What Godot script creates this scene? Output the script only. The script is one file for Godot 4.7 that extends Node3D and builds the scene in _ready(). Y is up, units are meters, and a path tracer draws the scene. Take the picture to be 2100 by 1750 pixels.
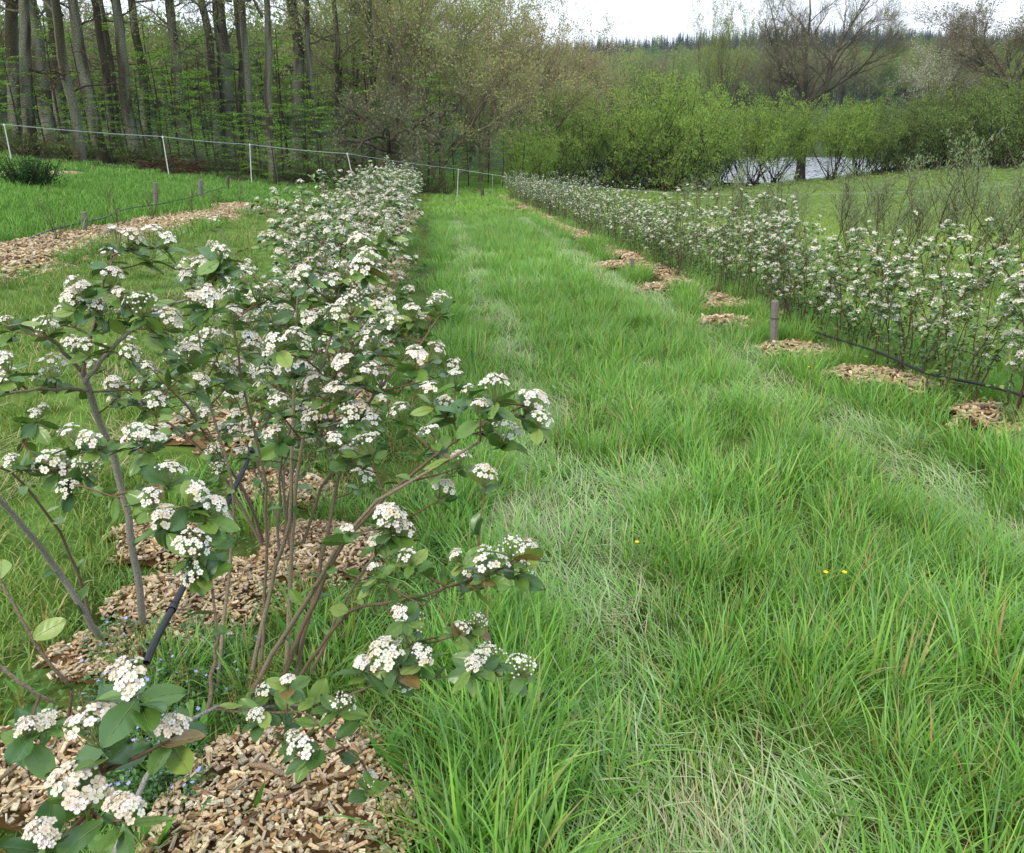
extends Node3D
# A blossoming chokeberry plantation: two rows of bushes, a grassy lane between them, a wood and a meadow behind.
# y is up, metres; the camera looks along -z; F = -z is the distance in front of the camera.

const FOCAL := 1686.0          # focal length for a frame 2100 wide and 1750 high
const PITCH := 0.35779         # the camera looks 20.5 degrees down
const EYE := Vector3(0, 1.6, 0)

var rng := RandomNumberGenerator.new()
var lumps := FastNoiseLite.new()
var patches := FastNoiseLite.new()
var taken := {}
var M := {}

# ---------------------------------------------------------------- helpers

class Shape:
	var v := PackedVector3Array()
	var c := PackedColorArray()
	var i := PackedInt32Array()
	var flat := false

	func tri(a: Vector3, b: Vector3, d: Vector3, col: Color) -> void:
		var k := v.size()
		v.push_back(a); v.push_back(b); v.push_back(d)
		c.push_back(col); c.push_back(col); c.push_back(col)
		i.push_back(k); i.push_back(k + 1); i.push_back(k + 2)

	# a leaf-sized kite: four corners, two faces
	func kite(p: Vector3, along: Vector3, side: Vector3, col: Color) -> void:
		var k := v.size()
		v.push_back(p); v.push_back(p + along * 0.45 + side); v.push_back(p + along); v.push_back(p + along * 0.45 - side)
		for q in 4: c.push_back(col)
		i.push_back(k); i.push_back(k + 1); i.push_back(k + 2)
		i.push_back(k); i.push_back(k + 2); i.push_back(k + 3)

	func tube(pts: PackedVector3Array, radii: PackedFloat32Array, sides: int, col: Color, tip_closed := true) -> void:
		var n := pts.size()
		var first := v.size()
		var u := Vector3.ZERO
		for a in n:
			var t := (pts[mini(a + 1, n - 1)] - pts[maxi(a - 1, 0)]).normalized()
			if a == 0:
				u = t.cross(Vector3(0.31, 0.17, 0.93)).normalized()
			else:
				u = (u - t * u.dot(t)).normalized()
			var w := t.cross(u)
			for s in sides:
				var ang := TAU * s / sides
				v.push_back(pts[a] + (u * cos(ang) + w * sin(ang)) * radii[a])
				c.push_back(col)
		for a in n - 1:
			for s in sides:
				var p := first + a * sides + s
				var q := first + a * sides + (s + 1) % sides
				i.push_back(p); i.push_back(p + sides); i.push_back(q)
				i.push_back(q); i.push_back(p + sides); i.push_back(q + sides)
		if tip_closed:
			var k := v.size()
			v.push_back(pts[n - 1]); c.push_back(col)
			for s in sides:
				i.push_back(first + (n - 1) * sides + s); i.push_back(k); i.push_back(first + (n - 1) * sides + (s + 1) % sides)

	# a broad leaf folded along its midrib; stations: 3 = coarse, 5 = fine
	func leaf(p: Vector3, along: Vector3, up: Vector3, length: float, width: float, fold: float, droop: float, col: Color, stations := 3) -> void:
		var t := along.normalized()
		var s := t.cross(up).normalized()
		var n := s.cross(t)
		var first := v.size()
		v.push_back(p); c.push_back(col)
		for a in stations:
			var f := (a + 1.0) / (stations + 1.0)
			var w := width * 0.5 * sin(PI * pow(f, 0.85)) * (0.72 + 0.42 * f)
			var mid := p + t * (length * f) - n * (droop * length * f * f)
			v.push_back(mid + s * w + n * (w * fold)); v.push_back(mid); v.push_back(mid - s * w + n * (w * fold))
			for q in 3: c.push_back(col)
		v.push_back(p + t * length - n * (droop * length)); c.push_back(col)
		var e := v.size() - 1
		i.push_back(first); i.push_back(first + 2); i.push_back(first + 1)
		i.push_back(first); i.push_back(first + 3); i.push_back(first + 2)
		for a in stations - 1:
			var b := first + 1 + a * 3
			for q in 2:
				i.push_back(b + q); i.push_back(b + q + 1); i.push_back(b + q + 3)
				i.push_back(b + q + 1); i.push_back(b + q + 4); i.push_back(b + q + 3)
		var l := first + 1 + (stations - 1) * 3
		i.push_back(l); i.push_back(l + 1); i.push_back(e)
		i.push_back(l + 1); i.push_back(l + 2); i.push_back(e)

	# a blade of grass: rises from p, leans towards az and bends over
	func blade(p: Vector3, az: float, lean: float, bend: float, length: float, width: float, col: Color, twist := 0.0) -> void:
		var out := Vector3(cos(az), 0, sin(az))
		var side := Vector3(-sin(az + twist), 0, cos(az + twist)) * width * 0.5
		var first := v.size()
		var q := p
		var ws := [0.75, 1.0, 0.7]
		for a in 3:
			v.push_back(q + side * ws[a]); v.push_back(q - side * ws[a])
			c.push_back(col); c.push_back(col)
			var ang := lean + bend * (a + 0.5) / 3.0
			q += (out * sin(ang) + Vector3.UP * cos(ang)) * length / 3.0
		v.push_back(q); c.push_back(col)
		for a in 2:
			var b := first + a * 2
			i.push_back(b); i.push_back(b + 1); i.push_back(b + 2)
			i.push_back(b + 1); i.push_back(b + 3); i.push_back(b + 2)
		i.push_back(first + 4); i.push_back(first + 5); i.push_back(first + 6)

	func box(xf: Transform3D, h: Vector3, col: Color) -> void:
		for f in 6:
			var ax := f / 2
			var sg := 1.0 if f % 2 == 0 else -1.0
			var n := Vector3.ZERO; n[ax] = sg
			var a := Vector3.ZERO; a[(ax + 1) % 3] = 1.0
			var b := Vector3.ZERO; b[(ax + 2) % 3] = sg
			var k := v.size()
			for m in [[-1, -1], [1, -1], [1, 1], [-1, 1]]:
				v.push_back(xf * ((n + a * m[0] + b * m[1]) * h)); c.push_back(col)
			i.push_back(k); i.push_back(k + 2); i.push_back(k + 1)
			i.push_back(k); i.push_back(k + 3); i.push_back(k + 2)

	func mesh(m: Material) -> ArrayMesh:
		var n := PackedVector3Array()
		n.resize(v.size())
		var a := 0
		while a < i.size():
			var p := v[i[a]]
			var f := (v[i[a + 2]] - p).cross(v[i[a + 1]] - p)
			n[i[a]] += f; n[i[a + 1]] += f; n[i[a + 2]] += f
			a += 3
		for k in n.size():
			n[k] = n[k].normalized() if n[k].length_squared() > 1e-20 else Vector3.UP
		var arrays := []
		arrays.resize(Mesh.ARRAY_MAX)
		arrays[Mesh.ARRAY_VERTEX] = v
		arrays[Mesh.ARRAY_NORMAL] = n
		arrays[Mesh.ARRAY_COLOR] = c
		arrays[Mesh.ARRAY_INDEX] = i
		var out := ArrayMesh.new()
		out.add_surface_from_arrays(Mesh.PRIMITIVE_TRIANGLES, arrays)
		out.surface_set_material(0, m)
		return out


func rf(a: float, b: float) -> float:
	return rng.randf_range(a, b)

func rv(s := 1.0) -> Vector3:
	return Vector3(rng.randf_range(-s, s), rng.randf_range(-s, s), rng.randf_range(-s, s))

func rdir() -> Vector3:
	var z := rng.randf_range(-1.0, 1.0)
	var a := rng.randf() * TAU
	var r := sqrt(1.0 - z * z)
	return Vector3(r * cos(a), z, r * sin(a))

func shade(c: Color, spread: float) -> Color:
	var k := 1.0 + rng.randf_range(-spread, spread)
	return Color(c.r * k * (1.0 + rng.randf_range(-0.08, 0.08)), c.g * k, c.b * k * (1.0 + rng.randf_range(-0.1, 0.1)))

func numbered(called: String) -> String:
	if not taken.has(called):
		taken[called] = 0
		return called
	taken[called] += 1
	return "%s_%03d" % [called, taken[called]]

func obj(called: String, m: Mesh, parent: Node = self) -> MeshInstance3D:
	var o := MeshInstance3D.new()
	o.name = numbered(called) if parent == self else called
	o.mesh = m
	parent.add_child(o, true)
	return o

func tag(o: Node, label: String, category := "", group := "", kind := "") -> Node:
	o.set_meta("label", label)
	if category: o.set_meta("category", category)
	if group: o.set_meta("group", group)
	if kind: o.set_meta("kind", kind)
	return o

func thing(called: String, label: String, category: String, at := Vector3.ZERO, group := "") -> Node3D:
	var o := Node3D.new()
	o.name = numbered(called)
	add_child(o)
	o.position = at
	tag(o, label, category, group)
	return o

func structure(o: Node, label: String, category: String) -> void:
	tag(o, label, category, "", "structure")

func scatter(called: String, m: Mesh, where: Array[Transform3D], tints: PackedColorArray, parent: Node) -> void:
	if where.is_empty(): return
	var mm := MultiMesh.new()
	mm.transform_format = MultiMesh.TRANSFORM_3D
	mm.use_colors = true
	mm.mesh = m
	mm.instance_count = where.size()
	for k in where.size():
		mm.set_instance_transform(k, where[k])
		mm.set_instance_color(k, tints[k])
	var o := MultiMeshInstance3D.new()
	o.name = called
	o.multimesh = mm
	o.set_meta("kind", "stuff")
	parent.add_child(o, true)

const ORDINALS := ["first", "second", "third", "fourth", "fifth", "sixth", "seventh", "eighth", "ninth", "tenth", "eleventh", "twelfth", "thirteenth", "fourteenth", "fifteenth", "sixteenth", "seventeenth", "eighteenth", "nineteenth", "twentieth"]
func ordinal(n: int) -> String:
	if n < 20: return ORDINALS[n]
	var tens: String = ["twenty", "thirty", "forty"][(n + 1) / 10 - 2]
	var one := (n + 1) % 10
	return (tens.substr(0, tens.length() - 1) + "ieth") if one == 0 else tens + "-" + ORDINALS[one - 1]

# the direction seen at a point of a 2100 x 1750 frame, with 1 along the lens axis
func ray(u: float, v: float) -> Vector3:
	var x := (u - 1050.0) / FOCAL
	var y := (875.0 - v) / FOCAL
	return Vector3(x, -sin(PITCH) + y * cos(PITCH), -(cos(PITCH) + y * sin(PITCH)))

func seen_at(u: float, v: float, depth: float) -> Vector3:      # depth along the lens axis
	return EYE + ray(u, v) * depth

func seen_far(u: float, v: float, f: float) -> Vector3:         # distance in front of the camera
	var r := ray(u, v)
	return EYE + r * (f / -r.z)

func ground_seen(u: float, v: float) -> Vector3:                # where that line of sight meets the ground
	var r := ray(u, v)
	var d := 0.5
	while d < 140.0:
		var p := EYE + r * d
		if p.y <= ground(p.x, p.z):
			return Vector3(p.x, ground(p.x, p.z), p.z)
		d += 0.02 + d * 0.004
	return EYE + r * 140.0

func on_ground(x: float, f: float) -> Vector3:
	return Vector3(x, ground(x, -f), -f)

func bearing(u: float, v: float, f: float) -> Vector3:          # the ground under a line of sight at distance f
	var p := seen_far(u, v, f)
	return Vector3(p.x, ground(p.x, p.z), p.z)

# ---------------------------------------------------------------- the lie of the land

func lane(f: float) -> float:                                    # x of the lane's zero line at distance f
	return 1.2 - 0.0965 * minf(f, 60.0)

func across(x: float, z: float) -> float:                        # how far right of the lane's zero line
	return x - lane(-z)

func ground(x: float, z: float) -> float:
	var f := -z
	var t := x - lane(f)
	var h := -0.045 * minf(f, 38.0) - 0.012 * clampf(f - 38.0, 0.0, 24.0)
	var l := maxf(0.0, -t - 1.0)
	h += 0.125 * l * (1.0 - 0.3 * smoothstep(16.0, 40.0, l)) * smoothstep(-2.0, 6.0, f) * (1.0 if l < 40.0 else 40.0 / l)
	h -= 0.10 * clampf(t - 2.6, 0.0, 9.0) * smoothstep(4.0, 32.0, f)
	var r := clampf(t - 18.0, 0.0, 42.0)
	h += 0.0062 * r * r * smoothstep(15.0, 50.0, f) * (1.0 - 0.85 * smoothstep(72.0, 110.0, f))
	# the pond beyond the meadow's edge
	var pond := smoothstep(62.0, 67.0, f) * (1.0 - smoothstep(100.0, 108.0, f)) * smoothstep(6.0, 14.0, x) * (1.0 - smoothstep(52.0, 60.0, x))
	h = lerpf(h, -3.6, pond)
	# the wooded hill
	if f > 104.0:
		var k := f - 104.0
		var top := 38.0 + 13.0 * exp(-pow((x - 215.0) / 100.0, 2.0)) - 8.0 * smoothstep(290.0, 400.0, x) + 2.0 * sin(x * 0.021)
		h += minf(k, 500.0) / 500.0 * (top + 2.5) * (0.55 + 0.45 * minf(k / 500.0, 1.0)) - 0.05 * maxf(0.0, k - 500.0)
	if f < 70.0:
		h += lumps.get_noise_2d(x * 9.0, z * 9.0) * 0.03
		if absf(t + 0.55) < 0.5: h -= 0.03 * (1.0 - absf(t + 0.55) / 0.5)
		if absf(t - 1.38) < 0.5: h -= 0.03 * (1.0 - absf(t - 1.38) / 0.5)
	return h

# wood chips lie here (0 to 1): round the bushes of both rows and along the two strips
var chip_spots: Array[Vector3] = []                               # x, z, radius

func chips(x: float, z: float) -> float:
	var t := across(x, z)
	var f := -z
	var best := 0.0
	for s in chip_spots:
		var dx := x - s.x
		var dz := z - s.y
		var d := (dx * dx + dz * dz) / (s.z * s.z)
		if d < 1.6:
			best = maxf(best, 1.0 - d * 0.8)
	var strip := 0.0
	if f > 5.0 and f < 20.5: strip = maxf(strip, 1.4 - absf(t + 5.75 - 0.03 * (f - 12.0)) / 0.46)
	if f > 14.0 and f < 24.0: strip = maxf(strip, 1.0 - absf(t + 11.0) / 0.5)
	if f > 9.0 and f < 40.0: strip = maxf(strip, 0.75 - absf(t - 2.15) / 0.55)
	if f > 8.0 and f < 30.0: strip = maxf(strip, 0.6 - absf(t - 7.6) / 0.7)
	if f > 4.5 and f < 27.0: strip = maxf(strip, 0.55 - absf(t + 1.95) / 0.7)
	best = maxf(best, strip)
	return clampf(best + patches.get_noise_2d(x * 22.0, z * 22.0) * 0.55, 0.0, 1.0) if best > 0.0 else 0.0

func mound(x: float, z: float) -> float:
	return 0.05 * smoothstep(0.1, 0.7, chips(x, z))

# ---------------------------------------------------------------- materials

func noise_map(freq: float, lo: Color, mid: Color, hi: Color, size := 512, oct := 4, as_normal := false) -> NoiseTexture2D:
	var n := FastNoiseLite.new()
	n.seed = taken.size() + int(freq * 1000.0)
	n.noise_type = FastNoiseLite.TYPE_SIMPLEX_SMOOTH
	n.frequency = freq
	n.fractal_octaves = oct
	var t := NoiseTexture2D.new()
	t.width = size; t.height = size; t.seamless = true
	t.noise = n
	if as_normal:
		t.as_normal_map = true
		t.bump_strength = 6.0
	else:
		var g := Gradient.new()
		g.offsets = PackedFloat32Array([0.15, 0.5, 0.85])
		g.colors = PackedColorArray([lo, mid, hi])
		t.color_ramp = g
	return t

func mat(called: String, rough: float, back := Color.BLACK, spec := 0.5) -> StandardMaterial3D:
	var m := StandardMaterial3D.new()
	m.resource_name = called
	m.vertex_color_use_as_albedo = true
	m.roughness = rough
	m.metallic_specular = spec
	m.cull_mode = BaseMaterial3D.CULL_DISABLED
	if back != Color.BLACK:
		m.backlight_enabled = true
		m.backlight = back
	M[called] = m
	return m

func grain(m: StandardMaterial3D, t: Texture2D, scale: float) -> void:
	m.albedo_texture = t
	m.uv1_triplanar = true
	m.uv1_world_triplanar = true
	m.uv1_scale = Vector3.ONE * scale

func make_materials() -> void:
	var g := func(k: float) -> Color: return Color(k, k, k)
	mat("grass", 0.55, Color(0.7, 0.8, 0.45), 0.38)
	mat("leaf", 0.33, Color(0.34, 0.4, 0.16), 0.48)
	mat("far_leaf", 0.75, Color(0.85, 0.92, 0.6), 0.25)
	mat("petal", 0.6, Color(0.5, 0.5, 0.48), 0.4)
	mat("twig", 0.8, Color.BLACK, 0.3)
	mat("plastic", 0.38)
	mat("post_plastic", 0.5)
	mat("chip", 0.85, Color.BLACK, 0.3)
	grain(M.chip, noise_map(0.02, g.call(0.72), g.call(0.9), g.call(1.0)), 14.0)
	var soil := mat("soil", 0.95, Color.BLACK, 0.2)
	grain(soil, noise_map(0.012, Color(0.62, 0.6, 0.5), Color(0.85, 0.86, 0.8), g.call(1.0), 1024, 6), 0.21)
	var bark := mat("bark", 0.92, Color.BLACK, 0.25)
	grain(bark, noise_map(0.02, Color(0.34, 0.31, 0.29), Color(0.72, 0.72, 0.66), Color(1.0, 1.0, 0.97), 1024, 6), 1.1)
	var wood := mat("weathered_wood", 0.9, Color.BLACK, 0.25)
	grain(wood, noise_map(0.03, g.call(0.55), g.call(0.85), g.call(1.0), 512, 5), 5.0)
	wood.uv1_scale = Vector3(30.0, 2.2, 30.0)
	var stem := mat("stem", 0.7, Color.BLACK, 0.35)
	grain(stem, noise_map(0.04, Color(0.55, 0.5, 0.46), Color(0.86, 0.85, 0.83), g.call(1.0), 512, 5), 9.0)
	var _water := mat("water", 0.08, Color.BLACK, 0.5)

# ---------------------------------------------------------------- the ground

func spaced(from: float, to: float, first: float, growth: float, keep: float) -> PackedFloat32Array:
	var out := PackedFloat32Array()
	var x := from
	var step := first
	while x < to:
		out.push_back(x)
		if x - from > keep: step *= growth
		x += step
	out.push_back(to)
	return out

func make_ground() -> void:
	var s := Shape.new()
	var fs := spaced(-8.0, 950.0, 0.3, 1.035, 22.0)
	var right := spaced(0.0, 950.0, 0.35, 1.05, 9.0)
	var xs := PackedFloat32Array()
	for k in range(right.size() - 1, 0, -1): xs.push_back(-right[k])
	xs.append_array(right)
	for f in fs:
		for x in xs:
			s.v.push_back(Vector3(x, ground(x, -f), -f))
			var t := x - lane(f)
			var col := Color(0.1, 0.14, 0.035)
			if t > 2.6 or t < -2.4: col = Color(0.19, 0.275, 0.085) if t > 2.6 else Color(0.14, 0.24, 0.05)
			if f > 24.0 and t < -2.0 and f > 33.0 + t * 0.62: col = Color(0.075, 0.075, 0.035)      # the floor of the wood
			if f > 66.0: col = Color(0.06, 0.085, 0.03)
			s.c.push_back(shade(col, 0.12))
	var w := xs.size()
	for a in fs.size() - 1:
		for b in w - 1:
			var k := a * w + b
			s.i.append_array([k, k + w, k + 1, k + 1, k + w, k + w + 1])
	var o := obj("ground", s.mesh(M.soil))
	structure(o, "sloping grassland between the rows, rising to a wooded hill", "ground")
	var wt := Shape.new()                                         # wind ripples the pond
	var nx := 270
	var nf := 200
	for a in nf:
		for b in nx:
			var x := 4.0 + b * 0.2
			var f := 62.0 + a * 0.21
			wt.v.push_back(Vector3(x, -2.7 + 0.05 * lumps.get_noise_2d(x * 22.0, f * 30.0) + 0.03 * patches.get_noise_2d(x * 130.0, f * 150.0), -f))
			wt.c.push_back(Color(0.03, 0.035, 0.03))
	for a in nf - 1:
		for b in nx - 1:
			var k := a * nx + b
			wt.i.append_array([k, k + nx, k + 1, k + 1, k + nx, k + nx + 1])
	structure(obj("water", wt.mesh(M.water)), "pale pond shining between the willow stems beyond the meadow", "pond")

func make_chips() -> void:
	for q in [[600, 1660, 0.33], [760, 1690, 0.17], [430, 1720, 0.17], [370, 1265, 0.3], [200, 1370, 0.18], [630, 1145, 0.32], [470, 890, 0.4], [30, 1620, 0.22], [560, 1020, 0.26], [330, 1120, 0.24], [480, 1210, 0.22],
			[1625, 722, 0.42], [1790, 785, 0.42], [2080, 880, 0.42], [1500, 665, 0.4], [1360, 592, 0.45], [1270, 548, 0.5]]:
		var p := ground_seen(q[0], q[1])
		chip_spots.push_back(Vector3(p.x, p.z, q[2]))
	var beds := [["near_row", -3.2, -0.4, 0.6, 27.0, "wood-chip bed under the dense blossoming row"], ["lane_row", 1.2, 3.4, 3.0, 40.0, "wood-chip bed under the thin row right of the lane"],
		["young_row", -7.2, -4.3, 5.0, 24.0, "broad bare wood-chip strip with stakes left of the blossoming rows"], ["outer_row", -12.0, -10.0, 13.0, 25.0, "short wood-chip strip by the dark round shrub"], ["grey_row", 6.4, 8.8, 8.0, 30.0, "wood-chip bed under the grey-leaved shrubs"]]
	var variants: Array[ArrayMesh] = []
	var tones := [Color(0.68, 0.5, 0.28), Color(0.78, 0.62, 0.38), Color(0.52, 0.35, 0.18), Color(0.72, 0.56, 0.34), Color(0.27, 0.16, 0.08), Color(0.84, 0.69, 0.46), Color(0.6, 0.45, 0.28), Color(0.52, 0.42, 0.3)]
	for k in 8:
		var s := Shape.new()
		var lng := [0.009, 0.011, 0.019, 0.014, 0.024, 0.009, 0.03, 0.012][k] as float
		var wid := [0.008, 0.009, 0.006, 0.005, 0.004, 0.007, 0.005, 0.01][k] as float
		s.box(Transform3D(Basis(Vector3.UP, 0.1).rotated(Vector3.RIGHT, 0.1), Vector3.ZERO), Vector3(lng, 0.0028, wid), Color.WHITE)
		for q in s.v.size(): s.v[q] += rv(0.0016)
		variants.push_back(s.mesh(M.chip))
	for b in beds:
		var s := Shape.new()
		var cell := 0.09 if b[0] == "near_row" else 0.16
		var where: Array = []
		var tints: Array = []
		for k in 8:
			where.push_back([] as Array[Transform3D]); tints.push_back(PackedColorArray())
		var singles: Array = []
		var f: float = b[3]
		while f < b[4]:
			var x: float = lane(f) + b[1]
			while x < lane(f) + b[2]:
				var m := chips(x, -f)
				if m > 0.17 and absf(x) < 0.75 * f + 2.0:
					var k := s.v.size()
					for q in [[0, 0], [1, 0], [1, 1], [0, 1]]:
						var px: float = x + q[0] * cell
						var pz: float = -f - q[1] * cell
						s.v.push_back(Vector3(px, ground(px, pz) + mound(px, pz) - 0.012, pz))
						s.c.push_back(shade(Color(0.2, 0.115, 0.055), 0.25))
					s.i.append_array([k, k + 2, k + 1, k, k + 3, k + 2])
					var per := (7000.0 if f < 3.6 else (1300.0 if f < 7.0 else 620.0)) * cell * cell * minf(1.0, 0.35 + m * 2.0)
					var n := int(per) + (1 if rng.randf() < per - int(per) else 0)
					for c in n:
						var px := x + rng.randf() * cell
						var pz := -f - rng.randf() * cell
						var kind := rng.randi() % 8
						var size := rf(0.35, 1.1) * (0.8 if f < 3.6 else (1.45 if f < 7.0 else 2.0))
						var tilt := Basis(Vector3.UP, rng.randf() * TAU) * Basis(Vector3.RIGHT, rf(-0.5, 0.5)) * Basis(Vector3.BACK, rf(-0.5, 0.5))
						var xf := Transform3D(tilt.scaled(Vector3.ONE * size), Vector3(px, ground(px, pz) + mound(px, pz) + rf(-0.004, 0.012), pz))
						var col := shade(tones[rng.randi() % 8], 0.2)
						if f < 1.75 and b[0] == "near_row" and singles.size() < 300 and size > 0.66 and x > -1.0:
							singles.push_back([kind, xf, col])
						else:
							where[kind].push_back(xf); tints[kind].push_back(col)
				x += cell
			f += cell
		var o := obj("mulch_bed", s.mesh(M.soil))
		structure(o, b[5], "mulch")
		for k in 8: scatter("loose_wood_chips", variants[k], where[k], tints[k], o)
		for q in singles:
			var one := obj("wood_chip", variants[q[0]], o)
			one.transform = q[1]
			var own: StandardMaterial3D = chip_tone(q[2])
			one.material_override = own

var chip_mats: Array = []
func chip_tone(c: Color) -> StandardMaterial3D:
	var best: StandardMaterial3D = null
	for e in chip_mats:
		if absf(e[0].r - c.r) + absf(e[0].g - c.g) < 0.09: best = e[1]
	if best == null:
		best = M.chip.duplicate()
		best.albedo_color = c.linear_to_srgb()
		chip_mats.push_back([c, best])
	return best

# ---------------------------------------------------------------- grass

func tuft(kind: String) -> ArrayMesh:
	var s := Shape.new()
	match kind:
		"tall":
			for k in 96:
				var a := rng.randf() * TAU
				var r := 0.11 * sqrt(rng.randf())
				var col := shade([Color(0.195, 0.39, 0.064), Color(0.16, 0.34, 0.054), Color(0.265, 0.44, 0.088), Color(0.2, 0.36, 0.125)][rng.randi() % 4], 0.22)
				if rng.randf() < 0.045: col = shade([Color(0.44, 0.36, 0.16), Color(0.4, 0.26, 0.11)][rng.randi() % 2], 0.2)
				s.blade(Vector3(cos(a) * r, -0.01, sin(a) * r), a + rf(-1.2, 1.2), rf(0.03, 0.5), rf(0.1, 1.3), rf(0.12, 0.28), rf(0.003, 0.0075), col, rf(-0.8, 0.8))
		"flat":
			for k in 110:
				var a := rng.randf() * TAU
				var r := 0.17 * sqrt(rng.randf())
				var col := shade([Color(0.34, 0.47, 0.2), Color(0.27, 0.44, 0.13), Color(0.2, 0.39, 0.08), Color(0.43, 0.47, 0.26)][rng.randi() % 4], 0.2)
				var b := rf(-0.8, 0.8) + (PI if rng.randf() < 0.25 else 0.0)
				s.blade(Vector3(cos(a) * r, rf(0.0, 0.03), sin(a) * r), b, rf(0.8, 1.5), rf(0.1, 0.7), rf(0.1, 0.24), rf(0.0035, 0.006), col, rf(-0.9, 0.9))
		"straw":
			for k in 70:
				var a := rng.randf() * TAU
				var r := 0.17 * sqrt(rng.randf())
				var col := shade([Color(0.5, 0.44, 0.26), Color(0.42, 0.35, 0.2), Color(0.34, 0.37, 0.2)][rng.randi() % 3], 0.2)
				s.blade(Vector3(cos(a) * r, rf(0.0, 0.02), sin(a) * r), rf(-0.7, 0.7) + (PI if rng.randf() < 0.4 else 0.0), rf(1.1, 1.5), rf(0.0, 0.3), rf(0.1, 0.22), rf(0.003, 0.005), col, rf(-0.9, 0.9))
		"short":
			for k in 100:
				var a := rng.randf() * TAU
				var r := 0.14 * sqrt(rng.randf())
				var col := shade([Color(0.17, 0.3, 0.055), Color(0.13, 0.25, 0.045), Color(0.22, 0.33, 0.08)][rng.randi() % 3], 0.2)
				if rng.randf() < 0.1: col = shade(Color(0.42, 0.36, 0.18), 0.2)
				s.blade(Vector3(cos(a) * r, -0.005, sin(a) * r), rng.randf() * TAU, rf(0.1, 0.9), rf(0.1, 1.0), rf(0.05, 0.12), rf(0.0035, 0.006), col, rf(-0.8, 0.8))
		"meadow":
			for k in 110:
				var a := rng.randf() * TAU
				var r := 0.32 * sqrt(rng.randf())
				var col := shade([Color(0.19, 0.37, 0.06), Color(0.23, 0.4, 0.075), Color(0.16, 0.32, 0.055)][rng.randi() % 3], 0.2)
				s.blade(Vector3(cos(a) * r, -0.01, sin(a) * r), rng.randf() * TAU, rf(0.05, 0.7), rf(0.1, 1.0), rf(0.1, 0.2), rf(0.008, 0.014), col, rf(-0.8, 0.8))
		"dock":                                                     # broad upright leaves
			for k in 7:
				var a := rng.randf() * TAU
				var d := Vector3(cos(a) * 0.5, rf(0.7, 1.4), sin(a) * 0.5).normalized()
				s.leaf(Vector3(cos(a), 0, sin(a)) * 0.01, d, Vector3(-cos(a), 0.6, -sin(a)), rf(0.08, 0.17), rf(0.015, 0.028), 0.25, rf(0.1, 0.5), shade(Color(0.12, 0.27, 0.045), 0.2), 5)
		"herb":                                                     # small leaved ground plants
			for k in 110:
				var a := rng.randf() * TAU
				var r := 0.13 * sqrt(rng.randf())
				var p := Vector3(cos(a) * r, rf(0.005, 0.07) * (1.2 - r * 8.0), sin(a) * r)
				var d := Vector3(cos(a), rf(-0.1, 0.9), sin(a)).rotated(Vector3.UP, rf(-1.4, 1.4)).normalized()
				s.leaf(p, d, Vector3.UP + rv(0.5), rf(0.012, 0.03), rf(0.008, 0.016), 0.2, 0.25, shade([Color(0.09, 0.21, 0.04), Color(0.13, 0.26, 0.05), Color(0.07, 0.17, 0.04)][rng.randi() % 3], 0.2), 2)
		"sorrel":                                                   # thin reddish flowering stalks
			for k in 12:
				var a := rng.randf() * TAU
				var r := 0.07 * sqrt(rng.randf())
				var col := shade([Color(0.3, 0.2, 0.07), Color(0.26, 0.25, 0.08), Color(0.36, 0.15, 0.07)][rng.randi() % 3], 0.2)
				s.blade(Vector3(cos(a) * r, 0, sin(a) * r), rng.randf() * TAU, rf(0.0, 0.25), rf(0.0, 0.5), rf(0.1, 0.24), 0.003, col, 0.0)
				for q in 9:
					var h := rf(0.06, 0.2)
					s.kite(Vector3(cos(a) * r, h, sin(a) * r) + rv(0.008), rdir() * 0.008, rdir() * 0.003, col)
	return s.mesh(M.grass)

var rows_bare: Array[Vector3] = []

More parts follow.
